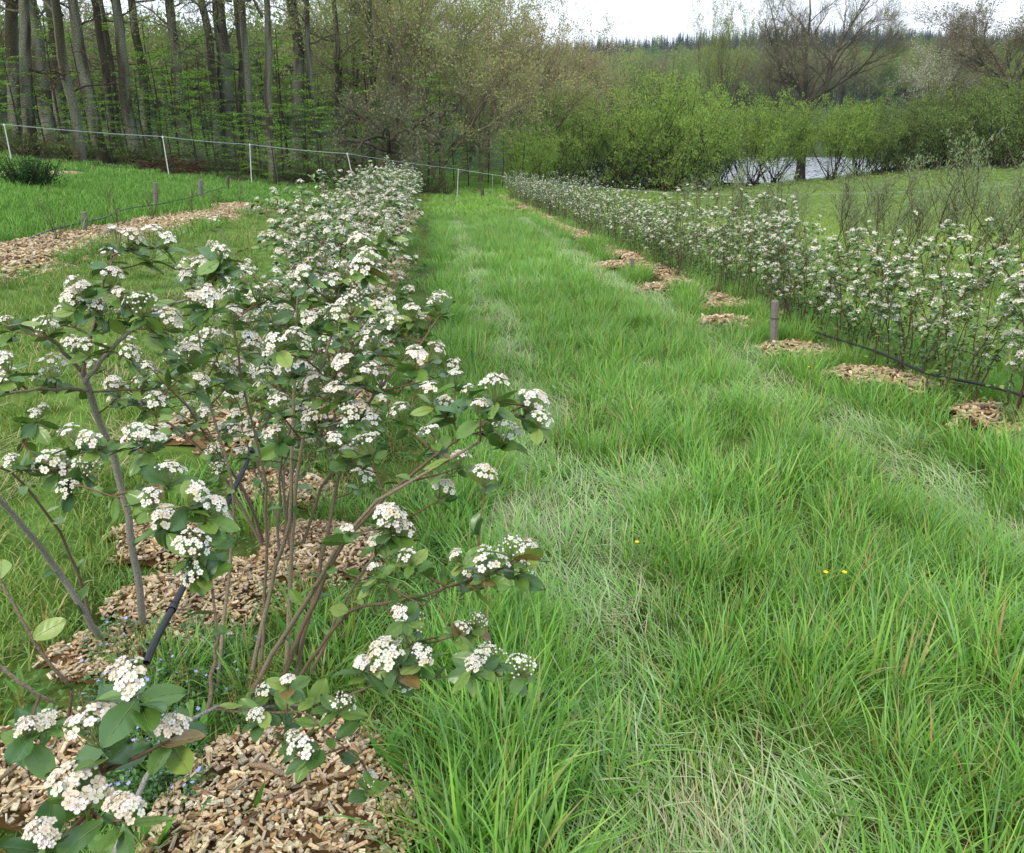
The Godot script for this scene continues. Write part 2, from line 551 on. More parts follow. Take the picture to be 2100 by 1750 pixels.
func make_grass() -> void:
	var kinds := ["tall", "flat", "straw", "short", "meadow", "dock", "herb", "sorrel"]
	var count := {"tall": 7, "flat": 5, "straw": 3, "short": 4, "meadow": 4, "dock": 3, "herb": 4, "sorrel": 3}
	var meshes := {}
	var where := {}
	var tints := {}
	for k in kinds:
		meshes[k] = []; where[k] = []; tints[k] = []
		for q in count[k]:
			meshes[k].push_back(tuft(k)); where[k].push_back([] as Array[Transform3D]); tints[k].push_back(PackedColorArray())
	var f := 0.7
	while f < 64.0:
		var cell := 0.25 if f < 9.0 else (0.5 if f < 24.0 else 1.0)
		var x := -0.72 * f - 2.2
		while x < 0.72 * f + 2.2:
			var t := x - lane(f)
			var dens := 54.0 if f < 3.5 else (35.0 if f < 9.0 else (19.0 if f < 24.0 else (5.0 if f < 40.0 else 2.2)))
			var wood := t < -2.0 and f > 34.5 + t * 0.62
			if wood or (f > 62.0 and x > 8.0): dens *= 0.12
			if t < -2.6 or t > 3.0: dens *= 0.75
			if t < -1.1 and t > -2.6 and f < 6.0: dens *= 1.7
			var per := dens * cell * cell
			var n := int(per) + (1 if rng.randf() < per - int(per) else 0)
			for q in n:
				var px := x + rng.randf() * cell
				var pz := -f - rng.randf() * cell
				var pt := across(px, pz)
				var m := chips(px, pz)
				if m > 0.22 and rng.randf() < minf(0.985, 0.55 + m): continue
				var kind := "tall"
				var size := rf(0.75, 1.2)
				var big := patches.get_noise_2d(px * 6.0, pz * 6.0)
				var fine := patches.get_noise_2d(px * 30.0 + 70.0, pz * 30.0)
				var tint := Color(1, 1, 1) * (1.0 + 0.25 * big + 0.12 * fine)
				var spin := rng.randf() * TAU
				var track := maxf(1.0 - absf(pt + 0.55 + 0.1 * big) / 0.36, 1.0 - absf(pt - 1.38 + 0.1 * big) / 0.33)
				if pt > -1.15 and pt < 2.25:
					size *= 1.0 + 0.35 * fine
					if track + fine * 0.7 + big * 0.3 > 0.24 + 0.3 * (1.0 - smoothstep(1.8, 3.6, f)) and rng.randf() < 0.9:
						kind = "straw" if rng.randf() < 0.16 + 0.3 * smoothstep(0.05, 0.4, fine) else "flat"
						spin = lane_angle() + rf(-0.5, 0.5)
						size = rf(0.75, 1.15)
						if rng.randf() < 0.3: kind = "short"
					elif pt > -0.4 and pt < 1.1 and fine + big * 0.5 > 0.25 and rng.randf() < 0.35:
						kind = "flat"; spin = lane_angle() + rf(-0.9, 0.9)
					elif f < 7.0 and rng.randf() < 0.24: kind = "short"; size *= 1.25
					elif rng.randf() < 0.03: kind = "dock"
					elif rng.randf() < 0.05: kind = "herb"
				elif pt >= 2.25 and pt < 3.3:
					size *= 0.85
					if rng.randf() < 0.12: kind = "herb"
				elif pt <= -1.15 and pt > -2.5:
					var w := rng.randf()
					kind = "herb" if w < 0.42 else ("short" if w < 0.75 else ("tall" if w < 0.84 else ("dock" if w < 0.88 else "sorrel")))
					size *= 0.85
				elif pt <= -2.5 and pt > -5.1:
					kind = "short"
					if fine > 0.3: kind = "herb" if rng.randf() < 0.3 else "short"
					if rng.randf() < 0.06: kind = "straw"
					tint = tint * Color(1.12, 1.0, 1.0)
				elif pt <= -5.1:
					kind = "meadow" if f > 10.0 else "tall"
					tint = tint * Color(0.78, 0.8, 0.8)
				else:
					kind = "meadow" if f > 8.0 else "tall"
					if pt > 3.3: tint = tint * Color(1.3, 1.02, 1.45)
					if pt > 3.3 and f > 30.0: size *= 0.8
				if kind == "tall" and f > 24.0: kind = "meadow"
				if f > 24.0: size *= 1.5
				elif f > 9.0: size *= 1.15
				if f > 20.0 and kind == "meadow" and pt > -2.5: tint = tint * Color(1.15, 1.05, 1.0)
				var v: int = rng.randi() % int(count[kind])
				var hgt := size * rf(0.8, 1.1)
				if f > 20.0: hgt *= 0.75
				where[kind][v].push_back(Transform3D(Basis(Vector3.UP, spin).scaled(Vector3(size, hgt, size)), Vector3(px, ground(px, pz) + (mound(px, pz) if m > 0.1 else 0.0), pz)))
				tints[kind][v].push_back(tint)
			x += cell
		f += cell
	var names := {"tall": ["tall_grass", "tall fresh green grass standing in and beside the lane"], "flat": ["flattened_grass", "pale grass pressed flat along the two wheel tracks of the lane"], "straw": ["dry_grass", "straw-coloured dry grass lying in the wheel tracks"],
		"short": ["mown_grass", "short mown grass left of the blossoming row"], "meadow": ["meadow_grass", "even green grass of the meadow and the far lane"], "dock": ["broad_leaved_weeds", "broad upright weed leaves among the grass"],
		"herb": ["ground_cover", "small-leaved green herbs growing between the wood chips"], "sorrel": ["sorrel_weeds", "thin reddish sorrel stalks beside the wood chips"]}
	for k in kinds:
		var o := Node3D.new()
		o.name = names[k][0]
		add_child(o)
		tag(o, names[k][1], "grass" if k != "herb" and k != "dock" and k != "sorrel" else "weeds", "", "stuff")
		for q in count[k]: scatter("tufts", meshes[k][q], where[k][q], tints[k][q], o)

func lane_angle() -> float:                                      # turns a tuft's +x blades along the lane
	return PI / 2 + 0.0965

# ---------------------------------------------------------------- chokeberry bushes

var cluster_fine: Array[ArrayMesh] = []
var cluster_mid: Array[ArrayMesh] = []
var flower_meshes: Array[ArrayMesh] = []
var leaf_meshes: Array[ArrayMesh] = []
const PETAL := Color(0.75, 0.7, 0.605)
const LEAF_TONES := [Color(0.085, 0.165, 0.03), Color(0.105, 0.195, 0.035), Color(0.06, 0.13, 0.034), Color(0.15, 0.245, 0.048), Color(0.12, 0.21, 0.038), Color(0.2, 0.28, 0.055), Color(0.22, 0.15, 0.05), Color(0.075, 0.155, 0.045)]

func flower(s: Shape, xf: Transform3D, detail: int) -> void:
	var white := shade(PETAL if rng.randf() < 0.88 else Color(0.66, 0.55, 0.4), 0.06)
	var turn := rng.randf() * TAU
	var cup := rf(0.0, 0.5)
	for k in 5:
		var a := turn + TAU * k / 5.0 + rf(-0.1, 0.1)
		var o := Vector3(cos(a), 0, sin(a))
		var w := Vector3(-sin(a), 0, cos(a))
		if detail == 2:
			var first := s.v.size()
			for q in [[0.0009, 0.0, 0.0], [0.0028, 0.0022, 0.2], [0.0052, 0.0026, 0.7], [0.0067, 0.0011, 1.0], [0.0067, -0.0011, 1.0], [0.0052, -0.0026, 0.7], [0.0028, -0.0022, 0.2]]:
				s.v.push_back(xf * (o * q[0] + w * q[1] + Vector3.UP * (q[2] * cup * 0.003 + absf(q[1]) * 0.25)))
				s.c.push_back(white)
			for q in 5: s.i.append_array([first, first + q + 1, first + q + 2])
		else:
			var p: Vector3 = xf * (o * 0.0008)
			s.kite(p, xf.basis * (o * 0.0064 + Vector3.UP * cup * 0.002), xf.basis * (w * 0.0029), white)
	var heart := shade(Color(0.48, 0.44, 0.2), 0.2)
	if detail == 2:
		for k in 8:
			var a := rng.randf() * TAU
			var top: Vector3 = xf * Vector3(cos(a) * 0.0026, rf(0.002, 0.0034), sin(a) * 0.0026)
			s.kite(xf * Vector3(cos(a) * 0.0006, 0.0004, sin(a) * 0.0006), top - xf * Vector3(cos(a) * 0.0006, 0.0004, sin(a) * 0.0006), rdir() * 0.00022, Color(0.7, 0.7, 0.6))
			s.kite(top, rdir() * 0.001, rdir() * 0.0006, shade(Color(0.44, 0.27, 0.18), 0.25))
		s.kite(xf * Vector3(-0.0013, 0.0007, 0), xf.basis * Vector3(0.0026, 0, 0), xf.basis * Vector3(0, 0, 0.0012), heart)
	else:
		s.kite(xf * Vector3(-0.0016, 0.0011, 0), xf.basis * Vector3(0.0032, 0, 0), xf.basis * Vector3(0, 0, 0.0014), shade(Color(0.5, 0.36, 0.22), 0.2))

func bud(s: Shape, xf: Transform3D) -> void:
	var col := shade(Color(0.82, 0.72, 0.68), 0.08)
	var k := s.v.size()
	for p in [Vector3.UP, Vector3.RIGHT, Vector3.BACK, Vector3.LEFT, Vector3.FORWARD, Vector3.DOWN]:
		s.v.push_back(xf * (p * 0.0029)); s.c.push_back(col)
	for q in 4: s.i.append_array([k, k + 1 + q, k + 1 + (q + 1) % 4, k + 5, k + 1 + (q + 1) % 4, k + 1 + q])

func corymb(n: int, width: float, detail: int, open_share: float) -> Array:      # places of the flowers of one cluster
	var out := []
	for k in n:
		var r := width * 0.5 * sqrt((k + 0.5) / n) * rf(0.92, 1.06)
		var a := k * 2.39996 + rf(-0.25, 0.25)
		var x := cos(a) * r
		var z := sin(a) * r
		x *= 0.85 + 0.25 * sin(float(n)); r = sqrt(x * x + z * z)
		var p := Vector3(x, width * 0.26 * (1.0 - pow(2.0 * r / width, 2.0)) + rf(-0.006, 0.006), z)
		var up := (Vector3.UP * 1.0 + Vector3(x, 0, z) / width * 2.1 + rv(0.25)).normalized()
		var side := up.cross(Vector3(0.3, 0.2, 0.9)).normalized()
		out.push_back([Transform3D(Basis(side, up, side.cross(up)).scaled(Vector3.ONE * rf(0.9, 1.12)), p), rng.randf() < open_share])
	return out

func stalks(s: Shape, places: Array) -> void:
	for e in places:
		var p: Vector3 = e[0].origin
		var b := Vector3(p.x * 0.12, -0.03, p.z * 0.12)
		var mid := (p + b) * 0.5 + Vector3(p.x, 0, p.z) * 0.18
		s.tube(PackedVector3Array([b, mid, p - e[0].basis.y * 0.001]), PackedFloat32Array([0.0008, 0.0006, 0.0006]), 3, shade(Color(0.2, 0.26, 0.08), 0.15), false)

func make_bloom_meshes() -> void:
	for k in 8:
		var s := Shape.new()
		var places := corymb(18 + (k * 5) % 12, rf(0.05, 0.068), 2, [0.9, 0.55, 0.95, 0.8, 0.35, 0.9, 0.7, 0.97][k])
		for e in places:
			if e[1]: flower(s, e[0], 2)
			else: bud(s, e[0])
		stalks(s, places)
		cluster_fine.push_back(s.mesh(M.petal))
	for k in 8:
		var s := Shape.new()
		for e in corymb(15 + (k * 5) % 11, rf(0.048, 0.066), 1, [0.9, 0.55, 0.95, 0.8, 0.35, 0.9, 0.7, 0.97][k]):
			if e[1]: flower(s, e[0], 1)
			else: bud(s, e[0])
		cluster_mid.push_back(s.mesh(M.petal))
	for k in 4:
		var s := Shape.new()
		flower(s, Transform3D(), 2)
		flower_meshes.push_back(s.mesh(M.petal))
	for k in 8:
		var s := Shape.new()
		fine_leaf(s, 0.062, rf(0.034, 0.04), rf(0.12, 0.45), rf(0.1, 0.4), LEAF_TONES[k])
		s.tube(PackedVector3Array([Vector3(-0.008, 0, 0), Vector3.ZERO]), PackedFloat32Array([0.0008, 0.0006]), 3, Color(0.16, 0.12, 0.05), false)
		leaf_meshes.push_back(s.mesh(M.leaf))

# a leaf with a rounded, finely toothed outline, raised side veins and a pale midrib
func fine_leaf(s: Shape, length: float, width: float, fold: float, droop: float, col: Color) -> void:
	var first := s.v.size()
	var cols := 7
	var rows := 13
	var wav := rng.randf() * TAU
	for a in rows:
		var f := a / (rows - 1.0)
		var w := width * 0.5 * sin(PI * pow(clampf(f, 0.001, 0.999), 0.9)) ** 0.8 * (0.76 + 0.36 * f)
		if f > 0.93: w *= 0.6
		for b in cols:
			var q := b / (cols - 1.0) * 2.0 - 1.0
			var y := absf(q) * fold * width * 0.5 - droop * length * f * f - 0.35 * width * 0.5 * q * q * fold
			y += 0.0009 * sin((f * 9.0 - absf(q) * 2.2) * TAU * 0.8) * (1.0 - absf(absf(q) - 0.5)) + 0.0016 * q * q * sin(f * 7.0 + wav)
			var edge := 1.0 + (0.05 if absf(q) > 0.95 and a % 2 else 0.0)
			s.v.push_back(Vector3(length * f, y, q * w * edge))
			s.c.push_back(col)
	for a in rows - 1:
		for b in cols - 1:
			var k := first + a * cols + b
			s.i.append_array([k, k + cols, k + 1, k + 1, k + cols, k + cols + 1])
	var rib := PackedVector3Array()
	for a in 5: rib.push_back(Vector3(length * a / 4.2, 0.0004 - droop * length * pow(a / 4.2, 2.0), 0))
	s.tube(rib, PackedFloat32Array([0.0009, 0.0008, 0.0006, 0.0005, 0.0003]), 3, col.lerp(Color(0.2, 0.27, 0.08), 0.55), false)

class Bush:
	var stems := []                      # [points, radii, tone]
	var twigs := []                      # [points, radii]
	var blooms: Array[Transform3D] = []
	var leaves := []                     # [Transform3D, tone index]

func aim(along: Vector3, up: Vector3) -> Basis:                  # x along, y up
	var x := along.normalized()
	var z := x.cross(up)
	if z.length_squared() < 1e-6: z = x.cross(Vector3(0.2, 0.4, 0.9))
	z = z.normalized()
	return Basis(x, z.cross(x), z)

func put_leaf(b: Bush, p: Vector3, dir: Vector3, size: float, young := 0.0) -> void:
	var tone := rng.randi() % 5
	var w := rng.randf()
	if w < 0.09 + young * 0.3: tone = 5
	elif w < 0.115 + young * 0.2: tone = 6
	elif w < 0.3: tone = 7
	b.leaves.push_back([Transform3D(aim(dir, Vector3.UP + rv(0.75)).scaled_local(Vector3.ONE * size), p), tone])

func put_bloom(b: Bush, p: Vector3, dir: Vector3, size: float, leaves := 5, leaf_size := 1.0) -> void:
	var up := (Vector3.UP * 0.9 + dir.normalized() * 0.5 + rv(0.28)).normalized()
	var side := up.cross(Vector3(rng.randf() - 0.5, 0.1, rng.randf() - 0.5)).normalized()
	b.blooms.push_back(Transform3D(Basis(side, up, side.cross(up)).scaled_local(Vector3.ONE * size), p))
	var turn := rng.randf() * TAU
	for k in leaves:
		var a := turn + k * 2.4
		var o := (side * cos(a) + side.cross(up) * sin(a)) + up * rf(-0.25, 0.75)
		put_leaf(b, p - up * (0.028 * size + rf(0.0, 0.022)), o, rf(0.55, 1.08) * leaf_size)

func twig(b: Bush, from: Vector3, to: Vector3, r: float, leaf_size := 1.0, leaf_gap := 0.035) -> void:
	var d := to - from
	var mid := from.lerp(to, 0.5) + Vector3(d.x, 0, d.z) * 0.12 + rv(d.length() * 0.06)
	var pts := PackedVector3Array()
	var rad := PackedFloat32Array()
	for k in 5:
		var t := k / 4.0
		pts.push_back(from.lerp(mid, t).lerp(mid.lerp(to, t), t) + (rv(d.length() * 0.012) if k > 0 and k < 4 else Vector3.ZERO))
		rad.push_back(lerpf(r, 0.0011, t))
	b.twigs.push_back([pts, rad])
	var n := int(d.length() / leaf_gap)
	for k in n:
		var t := 0.25 + 0.75 * (k + rng.randf()) / maxf(1.0, n)
		var p := from.lerp(mid, t).lerp(mid.lerp(to, t), t)
		var o := (d.normalized() * 0.5 + rdir() * Vector3(1, 0.6, 1)).normalized()
		put_leaf(b, p, o, rf(0.5, 0.98) * leaf_size)

# a bush of upright stems that branch above, with blossom at the tips
func grow_bush(height: float, spread: float, stems: int, blooms_per_stem: int, leaf_size: float, bare: float, share := 0.88, foot := 0.12) -> Bush:
	var b := Bush.new()
	for s in stems:
		var az := TAU * (s + rng.randf() * 0.8) / stems
		var reach := spread * sqrt(rng.randf()) * 0.95
		var h := height * rf(0.68, 1.0) * (1.0 - 0.25 * pow(reach / spread, 2.0))
		var base := Vector3(cos(az + 0.4), 0, sin(az + 0.4)) * rf(0.01, foot) - Vector3.UP * 0.04
		var tip := Vector3(cos(az) * reach, h, sin(az) * reach)
		var ctl := base.lerp(tip, 0.4) + Vector3(-cos(az), 0.5, -sin(az)) * reach * 0.28
		var pts := PackedVector3Array()
		var rad := PackedFloat32Array()
		var r0 := rf(0.0045, 0.0085)
		for k in 9:
			var t := k / 8.0
			pts.push_back(base.lerp(ctl, t).lerp(ctl.lerp(tip, t), t) + (rv(0.012) if k > 0 and k < 8 else Vector3.ZERO))
			rad.push_back(lerpf(r0, 0.0018, pow(t, 0.8)))
		b.stems.push_back([pts, rad, rng.randi() % 3])
		if rng.randf() < share: put_bloom(b, tip + (tip - ctl).normalized() * 0.03, tip - ctl, rf(0.85, 1.15), 5, leaf_size)
		for k in blooms_per_stem:
			var t := lerpf(bare, 0.97, pow(rng.randf(), 0.75))
			var at := t * 8.0
			var p: Vector3 = pts[int(at)].lerp(pts[mini(int(at) + 1, 8)], at - int(at))
			var out := Vector3(p.x, 0, p.z) * 0.6 + Vector3(cos(az), 0, sin(az)) * 0.3 + rdir() * Vector3(0.9, 0.15, 0.9)
			var dir := (out.normalized() + Vector3.UP * rf(0.35, 1.1)).normalized()
			var q := p + dir * rf(0.07, 0.24) * (1.15 - 0.5 * t)
			if rng.randf() < share and t > maxf(bare + 0.12, 0.36):
				twig(b, p, q, 0.0022, leaf_size, 0.035)
				put_bloom(b, q + dir * 0.028, dir, rf(0.72, 1.22), 4, leaf_size)
			else:
				twig(b, p, q, 0.0018, leaf_size, 0.022)
	return b

func leaf_into(s: Shape, e: Array, stations: int) -> void:
	var xf: Transform3D = e[0]
	var size := xf.basis.x.length()
	s.leaf(xf.origin, xf.basis.x, xf.basis.y, 0.062 * size, 0.037 * size, rf(0.1, 0.6), rf(0.05, 0.3), shade(LEAF_TONES[e[1]], 0.15), stations)

const STEM_TONES := [Color(0.25, 0.205, 0.15), Color(0.29, 0.25, 0.18), Color(0.18, 0.135, 0.095)]

# detail 2: every stem, up to 300 leaves and every cluster are parts; 1: stems and clusters; 0: far away
func build_bush(b: Bush, at: Vector3, detail: int, label: String, group: String, stem_tones := STEM_TONES) -> Node3D:
	var o := thing("chokeberry_bush", label, "bush", at, group)
	for e in b.stems:
		var s := Shape.new()
		s.tube(e[0], e[1], 7 if detail == 2 else 4, stem_tones[e[2]])
		obj("stem", s.mesh(M.stem), o)
	if not b.twigs.is_empty():
		var s := Shape.new()
		for e in b.twigs: s.tube(e[0], e[1], 4 if detail == 2 else 3, shade(Color(0.15, 0.085, 0.055), 0.2))
		var tw := obj("twigs", s.mesh(M.twig), o)
		tw.set_meta("kind", "stuff")
	var eye := EYE - at
	if detail == 2:
		var order := b.leaves.duplicate()
		order.sort_custom(func(p, q): return p[0].origin.distance_to(eye) / p[0].basis.x.length() < q[0].origin.distance_to(eye) / q[0].basis.x.length())
		var rest := Shape.new()
		for k in order.size():
			if k < 300:
				obj("leaf", leaf_meshes[order[k][1]], o).transform = order[k][0]
			else:
				leaf_into(rest, order[k], 3)
		if rest.v.size():
			obj("foliage", rest.mesh(M.leaf), o).set_meta("kind", "stuff")
	else:
		var rest := Shape.new()
		for e in b.leaves: leaf_into(rest, e, 2 if detail == 1 else 1)
		obj("foliage", rest.mesh(M.leaf), o).set_meta("kind", "stuff")
	var near := b.blooms.duplicate()
	near.sort_custom(func(p, q): return p.origin.distance_to(eye) < q.origin.distance_to(eye))
	if detail == 0:
		var s := Shape.new()
		for xf in near:
			var m: Array = cluster_points[rng.randi() % cluster_points.size()]
			for q in m: s.kite(xf * (q[0] as Vector3), xf.basis * (q[1] as Vector3), xf.basis * (q[2] as Vector3), shade(PETAL, 0.06))
		obj("blossom", s.mesh(M.petal), o).set_meta("kind", "stuff")
	else:
		for k in near.size():
			if k >= 300: break
			var fine: bool = (near[k].origin - eye).length() < 3.2
			obj("blossom_cluster", (cluster_fine if fine else cluster_mid)[rng.randi() % 8], o).transform = near[k]
	return o

var cluster_points: Array = []
func make_far_clusters() -> void:
	for k in 4:
		var one := []
		for e in corymb(11, 0.05, 0, 1.0):
			var a := rng.randf() * TAU
			var x: Vector3 = e[0].basis.x * cos(a) + e[0].basis.z * sin(a)
			var z: Vector3 = e[0].basis.z * cos(a) - e[0].basis.x * sin(a)
			one.push_back([e[0].origin - x * 0.0068, x * 0.0145, z * 0.007])
		cluster_points.push_back(one)

func path(pixels: Array, depths: Array) -> PackedVector3Array:     # a stem seen through those points of the frame, at those depths
	var raw := PackedVector3Array()
	for k in pixels.size(): raw.push_back(seen_at(pixels[k][0], pixels[k][1], depths[k]))
	var c := Curve3D.new()
	for k in raw.size():
		var t := (raw[mini(k + 1, raw.size() - 1)] - raw[maxi(k - 1, 0)]) * 0.18
		c.add_point(raw[k], -t, t)
	var out := PackedVector3Array()
	for k in 15: out.push_back(c.sample_baked(c.get_baked_length() * k / 14.0, true) + (rv(0.004) if k > 0 and k < 14 else Vector3.ZERO))
	return out

# the bush nearest to the camera, its stems and clusters set where they grow
func front_bush(stems: Array, groups: Array, at: Vector3, label: String) -> void:
	var b := Bush.new()
	var nodes: Array[Vector3] = []
	for e in stems:
		var pts := path(e[0], e[1])
		var rad := PackedFloat32Array()
		for k in pts.size():
			pts[k] -= at
			rad.push_back(lerpf(e[2], e[3], k / 14.0))
			if k > 3 or e[4] == 3: nodes.push_back(pts[k])
		b.stems.push_back([pts, rad, e[4] % 3])
		for k in range(4, 15):
			if rng.randf() < 0.5: put_leaf(b, pts[k], rdir() * Vector3(1, 0.5, 1) + Vector3.UP * 0.4, rf(0.6, 1.0), 0.3)
	for g in groups:
		for q in g[1]:
			var p := seen_at(q[0], q[1], g[0] + rf(-0.12, 0.12) * (1.0 if g[0] > 1.0 else 0.3)) - at
			var size := clampf(q[2] * g[0] / FOCAL / 0.056, 0.6, 1.3) * (1.0 if g[0] > 1.0 else 0.84)
			var best := nodes[0]
			var least := 1e9
			for n in nodes:
				var d: float = n.distance_to(p) + maxf(0.0, n.y - p.y + 0.05) * 2.2
				if d < least:
					least = d; best = n
			var dir := (p - best).normalized()
			var foot := p - (Vector3.UP * 0.8 + dir * 0.4) * 0.028 * size
			twig(b, best, foot, 0.0028, 1.0, 0.055)
			nodes.push_back(best.lerp(foot, 0.6))
			put_bloom(b, p, dir, size, 4 + rng.randi() % 3, rf(0.9, 1.1) if g[0] > 1.0 else rf(0.62, 0.8))
	var o := build_bush(b, at, 2, label, "dense row of blossoming bushes", [Color(0.36, 0.335, 0.3), Color(0.31, 0.26, 0.185), Color(0.23, 0.175, 0.12)])
	# in the clusters next to the camera the single flowers can be told apart
	var kids := []
	for c in o.get_children():
		if String(c.name).begins_with("blossom_cluster"): kids.push_back(c)
	var left := 14
	for c in kids:
		if left == 0 or (c.position + at).distance_to(EYE) > 1.6: break
		left -= 1
		var s := Shape.new()
		var places := corymb(29, 0.06, 2, 0.88)
		for e in places:
			if e[1]:
				obj("flower", flower_meshes[rng.randi() % 4], c).transform = e[0]
			else:
				bud(s, e[0])
		stalks(s, places)
		c.mesh = s.mesh(M.petal)

func make_front_bushes() -> void:
	# [pixels, depths, radius at the foot, radius at the tip, tone]
	var g1 := ground_seen(300, 1305)
	var d1 := (g1 - EYE).dot(Vector3(0, -sin(PITCH), -cos(PITCH)))
	var g2 := ground_seen(222, 1330)
	var d2 := (g2 - EYE).dot(Vector3(0, -sin(PITCH), -cos(PITCH)))
	var g3 := ground_seen(520, 1440)
	var d3 := (g3 - EYE).dot(Vector3(0, -sin(PITCH), -cos(PITCH)))
	var tall_stems := [
		[[[300, 1312], [275, 1140], [245, 980], [200, 850], [170, 765]], [d1, d1 * 0.93, 2.45, 2.3, 2.2], 0.0125, 0.009, 0],
		[[[170, 770], [188, 690], [210, 600], [228, 525]], [2.2, 2.15, 2.1, 2.05], 0.006, 0.002, 1],
		[[[172, 785], [230, 715], [301, 650], [380, 618], [440, 605]], [2.21, 2.15, 2.1, 2.1, 2.1], 0.007, 0.0025, 0],
		[[[165, 760], [110, 700], [60, 672], [5, 665]], [2.2, 2.1, 2.0, 1.95], 0.006, 0.0025, 1],
		[[[178, 800], [110, 798], [50, 802], [-30, 815]], [2.22, 2.1, 2.0, 1.9], 0.005, 0.0025, 1],
		[[[222, 1335], [165, 1245], [110, 1160], [55, 1085], [-20, 1010]], [d2, d2 * 0.93, 2.4, 2.25, 2.1], 0.011, 0.007, 0],
		[[[205, 1330], [150, 1150], [100, 1060], [40, 985], [0, 960]], [d2, 2.5, 2.3, 2.15, 2.05], 0.006, 0.003, 2],
	]
	var tall_groups := [
		[2.05, [[235, 480, 55], [272, 486, 45], [315, 480, 48], [345, 492, 42], [225, 522, 45], [318, 512, 40], [430, 607, 70], [402, 612, 50], [420, 542, 50], [452, 515, 38], [455, 532, 35], [436, 528, 40]]],
		[2.1, [[150, 580, 42], [148, 608, 45], [168, 590, 40], [92, 668, 55], [132, 640, 42], [212, 642, 60], [200, 622, 50], [243, 600, 36], [256, 618, 36], [287, 622, 60], [262, 642, 45], [350, 652, 50], [322, 655, 60], [352, 692, 48], [268, 722, 38], [172, 712, 45], [110, 746, 58], [94, 770, 56], [232, 565, 45], [385, 565, 40]]],
		[2.2, [[410, 780, 42], [322, 822, 46], [245, 795, 40], [390, 720, 45], [375, 745, 40], [470, 765, 40], [455, 690, 40]]],
		[1.95, [[12, 660, 42], [10, 738, 56], [8, 775, 60], [72, 850, 38], [88, 838, 40], [-20, 700, 50]]],
		[1.75, [[300, 900, 62], [278, 888, 50], [182, 905, 60], [142, 888, 52], [105, 948, 68], [176, 956, 52], [24, 946, 48], [136, 1000, 40]]],
		[1.6, [[310, 1020, 48], [350, 965, 52], [335, 1060, 60], [402, 1010, 62], [440, 1035, 50], [447, 1070, 66], [395, 1115, 62], [392, 1176, 50]]],
	]
	front_bush(tall_stems, tall_groups, g1, "tall blossoming bush with two thick grey stems at the photo's edge")
	var lane_stems := [
		[[[480, 1478], [560, 1340], [640, 1215], [690, 1130], [760, 1040], [850, 985], [985, 905]], [d3, 2.35, 2.1, 1.95, 1.85, 1.8, 1.7], 0.009, 0.0028, 1],
		[[[500, 1470], [555, 1200], [590, 1080], [600, 900], [606, 720], [610, 610]], [d3, 2.5, 2.4, 2.3, 2.25, 2.2], 0.0085, 0.003, 1],
		[[[585, 1440], [598, 1150], [615, 940], [655, 780], [690, 650], [735, 560]], [d3, 2.45, 2.3, 2.2, 2.15, 2.1], 0.008, 0.0028, 1],
		[[[530, 1440], [545, 1180], [540, 960], [500, 800], [475, 660]], [d3, 2.5, 2.4, 2.3, 2.3], 0.006, 0.0025, 2],
		[[[440, 1460], [470, 1150], [478, 1000], [430, 830], [400, 640]], [d3, 2.6, 2.5, 2.4, 2.35], 0.007, 0.0026, 1],
		[[[610, 1400], [690, 1280], [735, 1245], [860, 1225], [960, 1190], [1065, 1150]], [d3 * 0.95, 2.1, 2.0, 1.85, 1.75, 1.65], 0.006, 0.002, 2],
		[[[560, 1440], [660, 1200], [735, 1075], [830, 985], [905, 920], [1045, 840], [1080, 830]], [d3, 2.3, 2.1, 2.0, 1.9, 1.8, 1.75], 0.0085, 0.0025, 2],
		[[[600, 1410], [660, 1150], [700, 960], [760, 820], [850, 720], [900, 650]], [d3, 2.35, 2.25, 2.15, 2.1, 2.05], 0.0075, 0.0025, 2],
		[[[640, 1380], [710, 1230], [775, 1130], [820, 1070]], [d3 * 0.94, 2.1, 1.95, 1.85], 0.005, 0.002, 1],
	]
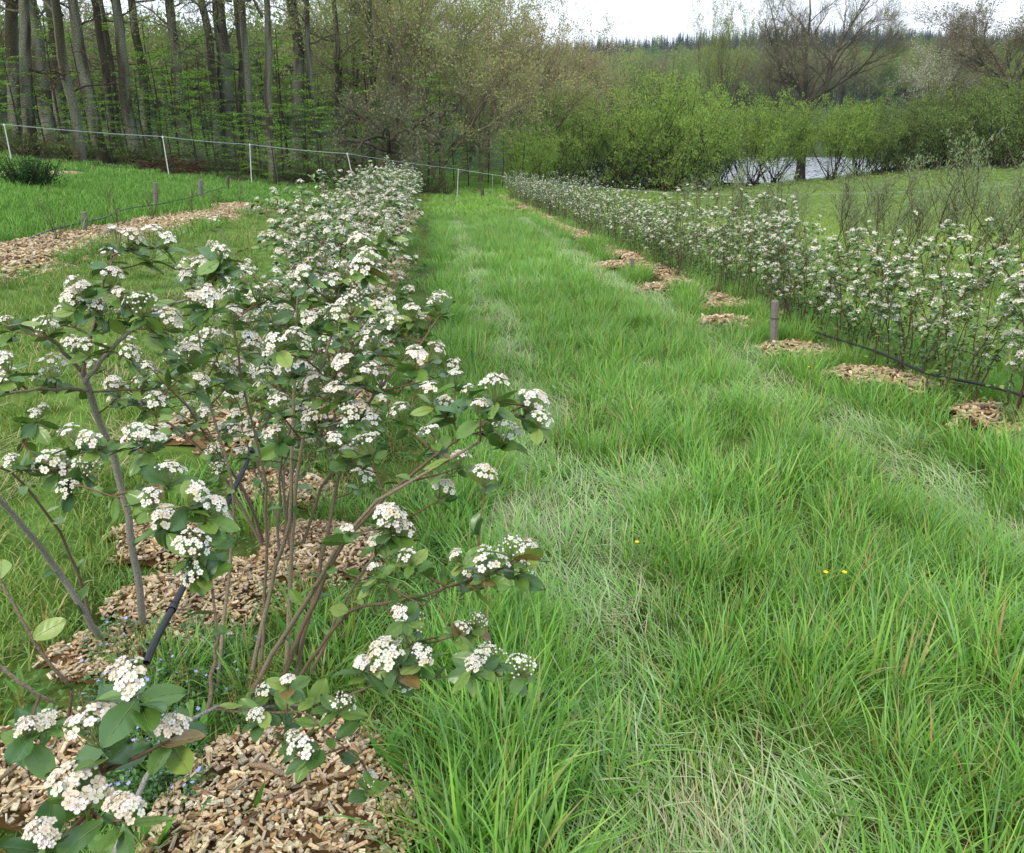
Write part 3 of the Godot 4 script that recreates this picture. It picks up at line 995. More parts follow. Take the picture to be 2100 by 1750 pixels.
	var lane_groups := [
		[1.72, [[845, 1275, 58], [820, 1256, 42], [865, 1345, 56], [790, 1342, 78], [832, 1392, 44], [742, 1360, 42], [950, 1286, 34], [980, 1272, 38]]],
		[1.68, [[935, 1138, 34], [1002, 1150, 70], [970, 1172, 52], [1050, 1120, 52], [1085, 1120, 42], [1080, 1162, 38], [995, 1130, 40]]],
		[1.82, [[910, 1000, 52], [995, 972, 50], [945, 938, 48], [800, 1060, 70], [828, 1085, 52], [835, 1140, 42], [770, 1110, 34], [765, 1166, 30], [712, 1085, 30], [900, 915, 30]]],
		[1.75, [[1015, 790, 76], [1095, 822, 64], [1112, 858, 44], [1008, 850, 82], [1040, 882, 62], [915, 828, 48], [880, 886, 48], [960, 800, 34], [880, 800, 52], [985, 830, 40]]],
		[2.05, [[855, 730, 62], [893, 716, 52], [930, 748, 42], [860, 660, 50], [892, 622, 42], [805, 660, 48], [760, 690, 62], [905, 610, 40], [845, 635, 40], [935, 770, 36]]],
		[2.15, [[700, 640, 48], [665, 590, 58], [735, 590, 48], [742, 545, 46], [738, 492, 48], [756, 522, 42], [705, 548, 46], [782, 480, 40], [720, 620, 50], [690, 575, 40], [640, 655, 52], [605, 690, 48], [795, 460, 40]]],
		[2.1, [[705, 745, 70], [757, 760, 62], [690, 800, 52], [640, 782, 52], [645, 855, 48], [590, 750, 56], [560, 700, 44], [720, 845, 52], [820, 845, 48], [750, 906, 62], [715, 930, 48], [745, 976, 52], [685, 900, 42], [560, 890, 46], [740, 838, 44], [780, 770, 48], [570, 825, 44], [620, 560, 40]]],
		[2.35, [[500, 560, 40], [530, 600, 44], [480, 640, 42], [515, 655, 44], [545, 640, 40], [470, 600, 40], [560, 590, 44], [585, 640, 42], [520, 700, 42], [490, 745, 40], [545, 765, 40], [610, 600, 44]]],
	]
	front_bush(lane_stems, lane_groups, g3, "large blossoming bush leaning over the lane, its arching twigs over the grass")
	# the bush beside the camera: only its outer twigs reach into view
	var g0 := on_ground(-1.05, 0.75)
	var dg := (g0 - EYE).dot(Vector3(0, -sin(PITCH), -cos(PITCH)))
	var low_stems := [
		[[[60, 2300], [230, 1760], [300, 1600], [380, 1488], [425, 1452], [560, 1450], [640, 1445]], [dg, 1.3, 1.4, 1.5, 1.55, 1.65, 1.7], 0.007, 0.003, 0],
		[[[425, 1452], [442, 1330], [436, 1200], [425, 1120]], [1.55, 1.55, 1.55, 1.55], 0.0045, 0.0018, 2],
		[[[640, 1445], [760, 1412], [870, 1392], [960, 1384], [1085, 1384]], [1.7, 1.7, 1.7, 1.7, 1.7], 0.003, 0.0015, 2],
		[[[440, 1455], [520, 1462], [620, 1462], [700, 1530], [740, 1560]], [1.56, 1.58, 1.6, 1.6, 1.6], 0.003, 0.0015, 2],
		[[[-200, 2200], [60, 1850], [160, 1700], [215, 1590], [250, 1470]], [dg, 0.95, 0.85, 0.8, 0.78], 0.006, 0.0035, 2],
		[[[-300, 1900], [-60, 1340], [60, 1410], [110, 1440]], [1.3, 1.25, 1.3, 1.35], 0.006, 0.003, 1],
		[[[-260, 1850], [150, 1440], [70, 1320], [0, 1190]], [1.5, 1.45, 1.4, 1.4], 0.005, 0.0025, 2],
	]
	var low_groups := [
		[0.74, [[197, 1482, 132], [262, 1388, 112], [352, 1492, 82], [165, 1618, 150], [254, 1658, 92], [86, 1712, 88]]],
		[1.25, [[62, 1490, 54], [96, 1478, 50], [38, 1508, 46]]],
		[1.62, [[702, 1440, 50], [540, 1415, 34], [525, 1468, 34], [560, 1505, 30], [620, 1535, 76], [758, 1597, 48], [590, 1395, 30], [600, 1510, 40]]],
		[1.68, [[1005, 1340, 62], [1068, 1366, 54], [985, 1346, 34], [970, 1362, 30]]],
	]
	front_bush(low_stems, low_groups, g0, "blossoming bush beside the camera, big white clusters in the photo's bottom corner")

func make_rows() -> void:
	make_bloom_meshes()
	make_far_clusters()
	make_front_bushes()
	var k := 0
	var f := 2.95
	while f < 27.5:
		var x := lane(f) - 1.85 - 0.012 * f + rf(-0.08, 0.08)
		var at := on_ground(x, f)
		var near := f < 8.0
		var h := (rf(1.28, 1.48) if f > 3.6 else 1.15) + 0.006 * f
		var b := grow_bush(h, rf(0.68, 0.84), 15 if f > 3.6 else 10, 15 if f > 3.6 else 11, rf(0.82, 0.96), 0.3, 0.92)
		var o := build_bush(b, at, 2 if near else (1 if f < 14.5 else 0), "%s blossoming bush behind the leaning front bush in the dense row" % ordinal(k), "dense row of blossoming bushes")
		o.rotation.y = 0.0
		k += 1
		f += rf(0.95, 1.15)
	k = 0
	f = 3.1
	var reds := [Color(0.17, 0.115, 0.075), Color(0.2, 0.14, 0.09), Color(0.14, 0.09, 0.06)]
	while f < 37.5:
		var x := lane(f) + 2.5 + rf(-0.14, 0.14)
		var at := on_ground(x, f)
		var near := f < 9.0
		var h := rf(1.05, 1.42)
		var b := grow_bush(h, rf(0.46, 0.68), 13 + rng.randi() % 5, 14, rf(0.74, 0.9), 0.08, rf(0.55, 0.75), 0.32)
		build_bush(b, at, 2 if near else (1 if f < 15.0 else 0), "%s slender blossoming bush from the camera in the row beyond the lane" % ordinal(k), "thin row of blossoming bushes", reds)
		k += 1
		f += rf(0.72, 0.9) if f < 12.0 else rf(1.0, 1.2)

# ---------------------------------------------------------------- trees and shrubs

# a limb with its branches (into w) and its twigs and small leaves (into l)
func limb(w: Shape, l: Shape, p: Vector3, dir: Vector3, length: float, r: float, level: int, o: Dictionary) -> void:
	var last: int = o.levels
	var col := shade(o.bark, 0.2)
	var segs := 5 if level < 2 else 4
	var pts := PackedVector3Array([p])
	var rad := PackedFloat32Array([r])
	var d := dir.normalized()
	for k in segs:
		d = (d + rdir() * float(o.gnarl) + Vector3.UP * float(o.rise)).normalized()
		pts.push_back(pts[k] + d * length / segs)
		rad.push_back(r * (1.0 - 0.75 * (k + 1.0) / segs))
	w.tube(pts, rad, [8, 6, 4, 3, 3][level], col, false)
	var kids: int = o.kids[level]
	for k in kids:
		var t := clampf(lerpf(o.bare[level], 1.0, (k + rng.randf()) / kids), 0.0, 0.999)
		var a := t * segs
		var q: Vector3 = pts[int(a)].lerp(pts[int(a) + 1], a - int(a))
		var axis := (pts[int(a) + 1] - pts[int(a)]).normalized()
		var side := axis.cross(rdir()).normalized()
		var nd := (axis * cos(float(o.angle)) + side * sin(float(o.angle))).normalized()
		nd.y += o.lift
		var nl: float = length * float(o.shrink) * rf(0.65, 1.15) * (1.15 - 0.55 * t)
		if level + 1 < last:
			limb(w, l, q, nd, nl, maxf(rad[int(a)] * 0.55, 0.004), level + 1, o)
		else:
			var tl: float = o.twig * rf(0.6, 1.3)
			var td := (nd.normalized() + Vector3.UP * float(o.rise)).normalized()
			l.kite(q, td * tl, td.cross(rdir()).normalized() * float(o.twig_w), shade(o.bark, 0.25))
			for j in int(o.leaves):
				if rng.randf() > o.leafy: continue
				var lp := q + td * tl * rf(0.2, 1.0) + rv(tl * 0.25)
				var ld: Vector3 = (rdir() + td * 0.6 + Vector3.UP * float(o.get("leaf_up", 0.0))).normalized()
				l.kite(lp, ld * float(o.leaf) * rf(0.7, 1.3), ld.cross(rdir()).normalized() * float(o.leaf) * float(o.get("slim", 0.34)), shade(o.tones[rng.randi() % o.tones.size()], 0.2))

func free_tree(height: float, o: Dictionary) -> Array:                # [wood, crown] of a tree with a forking trunk
	var w := Shape.new()
	var l := Shape.new()
	var trunk: float = height * float(o.trunk)
	var pts := PackedVector3Array()
	var rad := PackedFloat32Array()
	var lean := rv(0.04)
	for k in 7:
		var t := k / 6.0
		pts.push_back(Vector3(lean.x * t * trunk, t * trunk - 0.1, lean.z * t * trunk) + (rv(0.05) if k > 0 else Vector3.ZERO))
		rad.push_back(o.girth * (1.0 - 0.45 * t) * (1.35 if k == 0 else 1.0))
	w.tube(pts, rad, 9, o.bark, false)
	var n: int = o.limbs
	for k in n:
		var az := TAU * k / n + rf(-0.4, 0.4)
		var t := rf(0.55, 1.0) if k > n / 3 else 1.0
		var from: Vector3 = pts[6] if t == 1.0 else pts[int(t * 6.0)]
		var d := Vector3(cos(az), rf(o.steep * 0.6, o.steep * 1.5), sin(az))
		limb(w, l, from, d, height * (1.0 - float(o.trunk)) * rf(0.6, 0.95), o.girth * rf(0.22, 0.42), 0, o)
	return [w.mesh(M.bark), l.mesh(M.far_leaf)]

func shrub(height: float, width: float, stems: int, leaves: int, leaf: float, tones: Array, bark: Color, slim := 0.26, up := 0.8, lowest := 0.26, foot := 0.18) -> Array:
	var w := Shape.new()
	var l := Shape.new()
	var lobes: Array[Vector3] = []
	for k in 7: lobes.push_back(Vector3(rf(-0.5, 0.5) * width * 0.8, rf(0.5, 0.86) * height, rf(-0.5, 0.5) * width * 0.7))
	for k in stems:
		var az := rng.randf() * TAU
		var reach := width * 0.5 * sqrt(rng.randf())
		var h := height * rf(0.6, 0.97) * (1.0 - 0.42 * pow(reach / (width * 0.5), 2.2))
		var base := Vector3(rf(-0.4, 0.4), -0.15, rf(-0.4, 0.4)) * Vector3(width * foot, 1.0, width * foot)
		var tip := Vector3(cos(az) * reach, h, sin(az) * reach)
		var ctl := base.lerp(tip, 0.45) + Vector3(cos(az), 0.3, sin(az)) * reach * 0.12
		var pts := PackedVector3Array()
		var rad := PackedFloat32Array()
		for j in 7:
			var t := j / 6.0
			pts.push_back(base.lerp(ctl, t).lerp(ctl.lerp(tip, t), t) + rv(0.03) * t)
			rad.push_back(lerpf(rf(0.03, 0.055), 0.006, t))
		w.tube(pts, rad, 5, shade(bark, 0.2), false)
		var n := leaves / stems
		var clump := pts[5]
		for j in n:
			if j % 14 == 0:
				var t := lerpf(lowest, 1.0, pow(rng.randf(), 0.8)) * 6.0
				clump = pts[mini(int(t), 5)].lerp(pts[mini(int(t) + 1, 6)], t - int(t)) + rdir() * Vector3(1, 0.8, 1) * width * 0.1 * rng.randf()
				var sd := (clump - base + Vector3.UP * height * 0.4).normalized()
				l.kite(clump - sd * 0.35, sd * 0.8, sd.cross(rdir()).normalized() * 0.006, shade(bark, 0.2))
			var d := (rdir() + Vector3.UP * up).normalized()
			var tone: Color = tones[rng.randi() % tones.size()]
			l.kite(clump + rdir() * rf(0.02, 0.3), d * leaf * rf(0.6, 1.3), d.cross(rdir()).normalized() * leaf * slim, shade(tone, 0.22))
	return [w.mesh(M.bark), l.mesh(M.far_leaf)]

func stand(called: String, parts: Array, at: Vector3, turn: float, size: Vector3, label: String, category: String, group: String, names := ["trunk", "crown"]) -> Node3D:
	var o := thing(called, label, category, at, group)
	o.rotation.y = turn
	o.scale = size
	obj(names[0], parts[0], o)
	obj(names[1], parts[1], o)
	return o

const BARK := Color(0.1, 0.082, 0.066)
const LICHEN := Color(0.27, 0.285, 0.235)
const MOSS := Color(0.085, 0.085, 0.035)

func trunk_mesh(base: Vector3, top: Vector3, height: float, r: float) -> ArrayMesh:    # in the tree's own space
	var s := Shape.new()
	var lean := top - base
	lean /= lean.y
	var sides := 11
	var rings := 30
	var wob := rng.randf() * 100.0
	for a in rings:
		var t := a / (rings - 1.0)
		var y := height * pow(t, 1.25) - 0.25
		var mid := Vector3(lean.x * y * (1.0 - 0.25 * t), y, lean.z * y) + Vector3(lumps.get_noise_2d(y * 2.2, wob), 0, lumps.get_noise_2d(y * 2.2, wob + 50.0)) * 0.35
		var rr := r * (1.0 - 0.62 * t) * (1.0 + 0.5 * exp(-maxf(0.0, y) * 3.2))
		for k in sides:
			var ang := TAU * k / sides
			var bump := 1.0 + 0.16 * lumps.get_noise_3d(cos(ang) * 14.0, y * 5.0, sin(ang) * 14.0 + wob)
			s.v.push_back(mid + Vector3(cos(ang), 0, sin(ang)) * rr * bump)
			var n := patches.get_noise_3d(cos(ang) * 22.0 + wob, y * 17.0, sin(ang) * 22.0)
			var col := BARK.lerp(LICHEN, smoothstep(0.0, 0.3, n + 0.05 + 0.16 * exp(-maxf(0.0, y) / 1.8))) if n > -0.05 - 0.16 * exp(-maxf(0.0, y) / 1.8) else BARK.lerp(MOSS, smoothstep(0.15, 0.4, -n))
			s.c.push_back(shade(col, 0.15))
	for a in rings - 1:
		for k in sides:
			var p := a * sides + k
			var q := a * sides + (k + 1) % sides
			s.i.append_array([p, p + sides, q, q, p + sides, q + sides])
	return s.mesh(M.bark)

func ragged_crown(levels_from: float, levels_to: float, limbs: int, reach: float, tones: Array, leafy: float) -> Array:
	var w := Shape.new()
	var l := Shape.new()
	var o := {"levels": 3, "kids": [5, 5, 5], "bare": [0.2, 0.1, 0.1], "gnarl": 0.38, "rise": -0.02, "lift": 0.05, "angle": 0.9, "shrink": 0.5, "twig": 0.5, "twig_w": 0.006, "leaves": 2, "leafy": leafy, "leaf": 0.085, "tones": tones, "bark": Color(0.24, 0.22, 0.16)}
	for k in limbs:
		var az := k * 2.4 + rf(-0.4, 0.4)
		var t := float(k) / limbs
		limb(w, l, Vector3(0, lerpf(levels_from, levels_to, t), 0), Vector3(cos(az), rf(-0.1, 0.35) + 0.5 * t, sin(az)), reach * rf(0.6, 1.1) * (1.0 - 0.4 * t), 0.055, 0, o)
	return [w.mesh(M.bark), l.mesh(M.far_leaf)]

func make_wood() -> void:
	var olive := [Color(0.25, 0.32, 0.09), Color(0.28, 0.31, 0.11), Color(0.22, 0.31, 0.08), Color(0.29, 0.27, 0.13)]
	var crowns := []
	for k in 4: crowns.push_back(ragged_crown(4.6, 11.0, 7, rf(2.4, 3.2), olive, 0.6))
	# trunks at the edge of the wood: x at the frame's top, x and y of the foot, width (as seen), how far behind the foot's sight line
	var trunks := [[20, 32, 292, 30, 34], [52, 64, 300, 24, 31], [62, 84, 230, 30, 44], [98, 120, 222, 28, 46], [127, 164, 334, 21, 0], [147, 212, 334, 25, 0], [194, 234, 285, 17, 36], [207, 240, 250, 15, 42], [238, 284, 334, 25, 0], [277, 308, 312, 20, 0],
		[348, 376, 318, 25, 0], [408, 452, 265, 20, 41], [451, 474, 342, 33, 0], [485, 494, 285, 13, 40], [498, 515, 300, 17, 38], [547, 545, 318, 17, 34], [605, 613, 336, 30, 0], [625, 646, 300, 15, 42], [689, 692, 282, 13, 45],
		[690, 692, 262, 10, 52], [726, 724, 342, 16, 0], [765, 764, 300, 13, 48], [797, 800, 300, 14, 50]]
	for k in trunks.size():
		var e: Array = trunks[k]
		var foot := ground_seen(e[1], e[2]) if e[4] == 0 else bearing(e[1], e[2], e[4])
		if e[4] == 0 and -foot.z > 60.0: foot = bearing(e[1], e[2], 38.0)
		var top := seen_far(e[0], 0.0, -foot.z)
		var r: float = e[3] * 0.5 * (-foot.z / 0.98) / FOCAL
		var o := thing("forest_tree", "%s tall forest trunk counted from the photo's edge at the fence" % ordinal(k), "tree", foot, "tall trees at the edge of the wood")
		obj("trunk", trunk_mesh(foot, top, rf(14.0, 17.0), r), o)
		var c: Array = crowns[k % 4]
		var lean := (top - foot) / (top - foot).y
		for q in 2:
			var m := obj(["limbs", "crown"][q], c[q], o)
			m.rotation.y = rng.randf() * TAU
			m.position = Vector3(lean.x * 4.0, rf(-0.4, 1.6), lean.z * 4.0)
			m.set_meta("kind", "stuff")
			if q == 1: m.transform = (o.get_child(1) as Node3D).transform
		# a few dead branches low on the trunk
		if e[3] > 19:
			for q in 3:
				var w := Shape.new()
				var l := Shape.new()
				var az := rng.randf() * TAU
				limb(w, l, Vector3.ZERO, Vector3(cos(az), rf(-0.2, 0.3), sin(az)), rf(1.2, 2.6), 0.035, 1, {"levels": 3, "kids": [4, 5, 5], "bare": [0.2, 0.2, 0.1], "gnarl": 0.5, "rise": 0.0, "lift": 0.0, "angle": 0.9, "shrink": 0.5, "twig": 0.3, "twig_w": 0.007, "leaves": 1, "leafy": 0.35, "leaf": 0.06, "tones": [Color(0.2, 0.22, 0.17)], "bark": Color(0.11, 0.07, 0.05)})
				var y := rf(2.2, 5.5)
				obj("branch", w.mesh(M.bark), o).position = Vector3(lean.x, 1, lean.z) * y
				var tw := obj("twigs", l.mesh(M.far_leaf), o)
				tw.position = Vector3(lean.x, 1, lean.z) * y
				tw.set_meta("kind", "stuff")
	# leafy undergrowth: young beeches in layers
	var greens := [Color(0.24, 0.42, 0.065), Color(0.27, 0.46, 0.075), Color(0.2, 0.37, 0.06), Color(0.3, 0.45, 0.1)]
	var dark := [Color(0.07, 0.15, 0.035), Color(0.09, 0.18, 0.04), Color(0.055, 0.12, 0.04)]
	var young := []
	for k in 4:
		var w := Shape.new()
		var l := Shape.new()
		var h := rf(4.0, 5.5)
		w.tube(PackedVector3Array([Vector3(0, -0.2, 0), Vector3(0.1, h * 0.5, 0.05), Vector3(0.0, h, 0.1)]), PackedFloat32Array([0.05, 0.035, 0.01]), 6, BARK)
		for j in 26:
			var y := lerpf(0.4, h, (j + rng.randf()) / 26.0)
			var az := j * 2.4
			var reach := (1.7 - 1.0 * y / h) * rf(0.6, 1.25)
			var d := Vector3(cos(az), rf(-0.05, 0.3), sin(az))
			w.tube(PackedVector3Array([Vector3(0.05, y, 0.05), Vector3(0.05, y, 0.05) + d * reach]), PackedFloat32Array([0.012, 0.004]), 4, BARK, false)
			for q in 95:
				var t := rf(0.15, 1.1)
				var p := Vector3(0.05, y, 0.05) + d * reach * t + Vector3(-d.z, 0, d.x) * rf(-0.45, 0.45) * t + Vector3(0, rf(-0.07, 0.05), 0)
				var ld := (d + rv(0.9) * Vector3(1, 0.35, 1)).normalized()
				l.kite(p, ld * rf(0.06, 0.11), (ld.cross(Vector3.UP) + rv(0.3)).normalized() * 0.027, shade((greens if k != 3 else dark)[rng.randi() % 3], 0.25))
		young.push_back([w.mesh(M.bark), l.mesh(M.far_leaf)])
	var spots := [[10, 37, 1.0], [45, 33, 0.6], [95, 34, 0.7], [130, 41, 1.0], [185, 38, 0.8], [225, 34, 0.55], [262, 44, 1.1], [300, 36, 0.75], [330, 40, 1.0], [365, 46, 1.1], [400, 36, 0.7], [425, 40, 0.9], [440, 34, 0.5], [500, 42, 1.0], [530, 37, 0.7], [575, 40, 1.0], [590, 47, 1.2], [630, 38, 0.7], [660, 42, 0.9], [700, 45, 1.0],
		[740, 40, 0.6], [760, 46, 1.1], [815, 43, 0.65], [850, 40, 0.8], [875, 43, 0.95], [900, 47, 1.0], [155, 52, 1.4], [235, 55, 1.5], [330, 56, 1.4], [430, 58, 1.5], [545, 56, 1.4], [640, 58, 1.4], [70, 50, 1.4], [710, 62, 1.5], [1030, 45, 0.55], [1075, 43, 0.5], [1000, 49, 0.7], [350, 33, 0.5], [480, 34, 0.6], [560, 34, 0.6], [650, 36, 0.65], [170, 33, 0.5], [790, 40, 0.75], [930, 44, 0.7], [960, 46, 0.8]]
	for k in spots.size():
		var e: Array = spots[k]
		var at := bearing(e[0], 300, e[1] - (2.5 if e[1] < 48 and e[0] < 700 else 0.0))
		var v := k % 3 if k % 5 != 2 else 3
		var m := lerpf(0.85, 1.1, rng.randf()) * float(e[2])
		stand("beech_sapling", young[v], at, rng.randf() * TAU, Vector3(m * 1.15, m, m * 1.15), "%s leafy green sapling from the photo's edge under the forest trees" % ordinal(k), "sapling", "young trees in the undergrowth")
	# low tangle along the edge of the wood
	var low: Array = []
	for k in 3: low.push_back(shrub(1.0, 2.0, 14, 900, 0.08, [Color(0.1, 0.16, 0.04), Color(0.13, 0.17, 0.055), Color(0.08, 0.13, 0.035), Color(0.14, 0.12, 0.06)], Color(0.13, 0.1, 0.07), 0.3, 0.3))
	for k in 26:
		var u := 10.0 + k * 36.0
		var at := bearing(u, 330, lerpf(30.0, 39.0, k / 26.0) + rf(-0.5, 2.5))
		var m := rf(0.5, 0.95)
		stand("bramble_shrub", low[k % 3], at, rng.randf() * TAU, Vector3(m * 1.2, m, m * 1.2), "%s low bramble tangle from the photo's edge at the foot of the wood" % ordinal(k), "shrub", "brambles along the edge of the wood", ["stems", "foliage"])
	# a heap of reddish cut branches between two trunks
	var heap := thing("brush_pile", "heap of reddish-brown cut branches lying under the forest trees", "brush pile", bearing(345, 336, 31.0))
	for k in 60:
		var s := Shape.new()
		var az := rng.randf() * TAU
		var p := Vector3(rf(-1.2, 1.2), rf(0.0, 0.45), rf(-0.6, 0.6))
		var d := Vector3(cos(az), rf(-0.25, 0.35), sin(az) * 0.5).normalized() * rf(0.5, 1.2)
		s.tube(PackedVector3Array([p - d * 0.5, p + rv(0.08), p + d * 0.5 + rv(0.15)]), PackedFloat32Array([0.022, 0.016, 0.005]), 5, shade([Color(0.17, 0.06, 0.035), Color(0.12, 0.055, 0.04), Color(0.15, 0.1, 0.08)][rng.randi() % 3], 0.25))
		obj("cut_branch", s.mesh(M.bark), heap)
	# a dark round shrub on the meadow
	var box: Array = shrub(0.62, 1.15, 26, 2600, 0.05, [Color(0.03, 0.085, 0.022), Color(0.045, 0.115, 0.03), Color(0.025, 0.07, 0.02)], Color(0.05, 0.04, 0.03), 0.3, 0.6)
	stand("dark_shrub", box, ground_seen(62, 388), 0.3, Vector3.ONE, "low round dark green shrub standing alone on the meadow", "shrub", "", ["stems", "foliage"])

func make_middle_trees() -> void:
	var base := {"levels": 4, "kids": [5, 4, 4, 4], "bare": [0.25, 0.15, 0.1, 0.05], "gnarl": 0.2, "rise": 0.05, "lift": 0.12, "angle": 0.62, "shrink": 0.55, "twig": 0.62, "twig_w": 0.008, "leaves": 3, "leafy": 0.55, "leaf": 0.115,
		"tones": [Color(0.36, 0.38, 0.15), Color(0.32, 0.37, 0.12), Color(0.4, 0.34, 0.19)], "bark": Color(0.34, 0.285, 0.21), "trunk": 0.22, "girth": 0.2, "limbs": 9, "steep": 1.5}
	# misty brown and olive trees behind the end of the rows
	var brown := []
	for k in 4:
		var o: Dictionary = base.duplicate()
		if k == 1: o.tones = [Color(0.31, 0.38, 0.11), Color(0.36, 0.4, 0.14)]; o.leafy = 0.85
		if k == 2: o.tones = [Color(0.42, 0.31, 0.2), Color(0.4, 0.34, 0.21)]; o.leafy = 0.6
		if k == 3: o.steep = 0.8; o.rise = 0.0; o.gnarl = 0.34; o.leafy = 0.4
		brown.push_back(free_tree(11.0, o))
	var spots := [[830, 47, 1.25, 1, "tall olive-leaved"], [885, 52, 1.2, 0, "hazy olive-brown"], [905, 45, 0.95, 3, "spreading low-limbed"], [950, 58, 1.15, 2, "reddish-brown budding"], [985, 50, 0.8, 0, "small grey-brown"], [1000, 64, 1.2, 1, "thin-crowned olive"], [1045, 60, 1.12, 2, "slender brown"],
		[1085, 56, 0.9, 3, "wide grey-twigged"], [1110, 68, 1.15, 0, "fine-twigged brown"], [1150, 63, 1.0, 2, "copper-budded"], [1180, 72, 1.05, 0, "last pale-brown"], [780, 55, 1.3, 0, "dense olive-grey"], [860, 66, 1.4, 1, "topmost olive"], [740, 63, 1.35, 1, "green-tinged"]]
	for k in spots.size():
		var e: Array = spots[k]
		stand("budding_tree", brown[e[3]], bearing(e[0], 300, e[1]), rng.randf() * TAU, Vector3.ONE * float(e[2]), "%s tree among the budding trees behind the rows' far end" % e[4], "tree", "budding trees behind the rows")
	# gnarled leaning oak with lichen at the wood's corner
	var oak: Dictionary = base.duplicate()
	oak.gnarl = 0.42; oak.steep = 0.35; oak.rise = 0.0; oak.kids = [4, 4, 4, 4]; oak.bark = Color(0.2, 0.17, 0.13); oak.leafy = 0.45; oak.tones = [Color(0.24, 0.25, 0.19), Color(0.17, 0.18, 0.11), Color(0.13, 0.14, 0.06)]; oak.girth = 0.3; oak.trunk = 0.34; oak.angle = 0.8; oak.twig = 0.45
	var lean := stand("gnarled_oak", free_tree(6.8, oak), bearing(822, 345, 40.0), 0.7, Vector3.ONE, "gnarled lichen-grey oak leaning at the corner of the wood", "tree", "")
	lean.rotation.z = 0.16
	# the great bare tree at the pond
	var bare: Dictionary = base.duplicate()
	bare.leafy = 0.04; bare.bark = Color(0.2, 0.17, 0.145); bare.girth = 0.33; bare.trunk = 0.38; bare.limbs = 10; bare.steep = 1.35; bare.gnarl = 0.32; bare.kids = [7, 6, 6, 6]; bare.twig = 0.8; bare.twig_w = 0.007; bare.rise = 0.06
	stand("bare_oak", free_tree(15.0, bare), bearing(1648, 300, 64.0), 1.1, Vector3(1.15, 1.0, 1.15), "great leafless tree rising over the willow thicket at the pond", "tree", "")
	bare.leafy = 0.35; bare.tones = [Color(0.3, 0.24, 0.17), Color(0.26, 0.22, 0.15)]
	stand("budding_oak", free_tree(13.0, bare), bearing(2062, 300, 57.0), 0.2, Vector3(1.05, 0.95, 1.05), "big leafless tree cut by the photo's edge above the meadow", "tree", "")
	stand("budding_oak", free_tree(10.0, bare), bearing(1985, 300, 70.0), 2.2, Vector3(1.0, 1.0, 1.0), "slighter leafless tree behind the meadow's upper hedge", "tree", "")
	# a pale green poplar and a white flowering cherry
	var pop: Dictionary = base.duplicate()
	pop.steep = 2.6; pop.angle = 0.42; pop.leafy = 0.9; pop.tones = [Color(0.3, 0.35, 0.11), Color(0.26, 0.31, 0.11)]; pop.limbs = 12; pop.bark = Color(0.23, 0.2, 0.14)
	stand("poplar_tree", free_tree(15.5, pop), bearing(1462, 300, 82.0), 0.4, Vector3(0.85, 1.0, 0.85), "tall pale-green budding tree behind the willow thicket", "tree", "")
	var white: Dictionary = base.duplicate()
	white.leafy = 0.85; white.leaves = 3; white.tones = [Color(0.62, 0.6, 0.57), Color(0.5, 0.48, 0.44)]; white.leaf = 0.11
	stand("cherry_tree", free_tree(9.4, white), bearing(1900, 300, 61.5), 0.8, Vector3(0.8, 1.0, 0.8), "white flowering cherry behind the meadow hedge", "tree", "")
	# willows and hazels round the pond
	var fresh := [Color(0.27, 0.39, 0.082), Color(0.31, 0.42, 0.095), Color(0.23, 0.35, 0.07), Color(0.34, 0.45, 0.12)]
	var dull := [Color(0.21, 0.295, 0.085), Color(0.245, 0.32, 0.1), Color(0.175, 0.255, 0.075)]
	var willow := []
	for k in 3: willow.push_back(shrub(7.4, 8.4, 60, 27000, 0.13, fresh, Color(0.12, 0.1, 0.075), 0.2, 0.9, 0.06, 0.62))
	for k in 2: willow.push_back(shrub(6.4, 7.6, 34, 18000, 0.12, dull, Color(0.13, 0.11, 0.085), 0.22, 0.7, 0.16, 0.45))
	willow.push_back(shrub(7.0, 8.0, 18, 19000, 0.125, fresh, Color(0.09, 0.07, 0.055), 0.2, 0.9, 0.5))
	var places := [[1078, 50, 0.55, 1, "small yellow-green"], [1140, 56, 0.9, 0, "bright green"], [1225, 58, 1.08, 1, "rounded fresh-green"], [1318, 59, 1.16, 2, "dense green"], [1390, 57, 1.18, 0, "tallest green"], [1465, 62, 0.9, 4, "greyer"], [1540, 60, 1.06, 5, "leafy"], [1588, 62, 0.95, 5, "deep green"],
		[1716, 60, 0.84, 5, "yellow-tinged"], [1762, 61, 0.9, 5, "olive"], [1822, 60, 0.95, 3, "open many-stemmed"], [1875, 59, 0.92, 4, "soft olive"], [1935, 58, 0.98, 3, "grey-olive"], [1990, 56, 1.0, 4, "brownish"], [2050, 54, 1.02, 3, "tall olive"], [2115, 52, 1.05, 4, "edge"]]
	for k in places.size():
		var e: Array = places[k]
		stand("willow_shrub", willow[e[3]], bearing(e[0], 320, e[1]), rng.randf() * TAU, Vector3(float(e[2]), float(e[2]) * rf(0.94, 1.04), float(e[2])), "%s willow thicket, %s from the lane along the meadow's far hedge" % [e[4], ordinal(k)], "shrub", "willow thickets round the pond", ["stems", "foliage"])

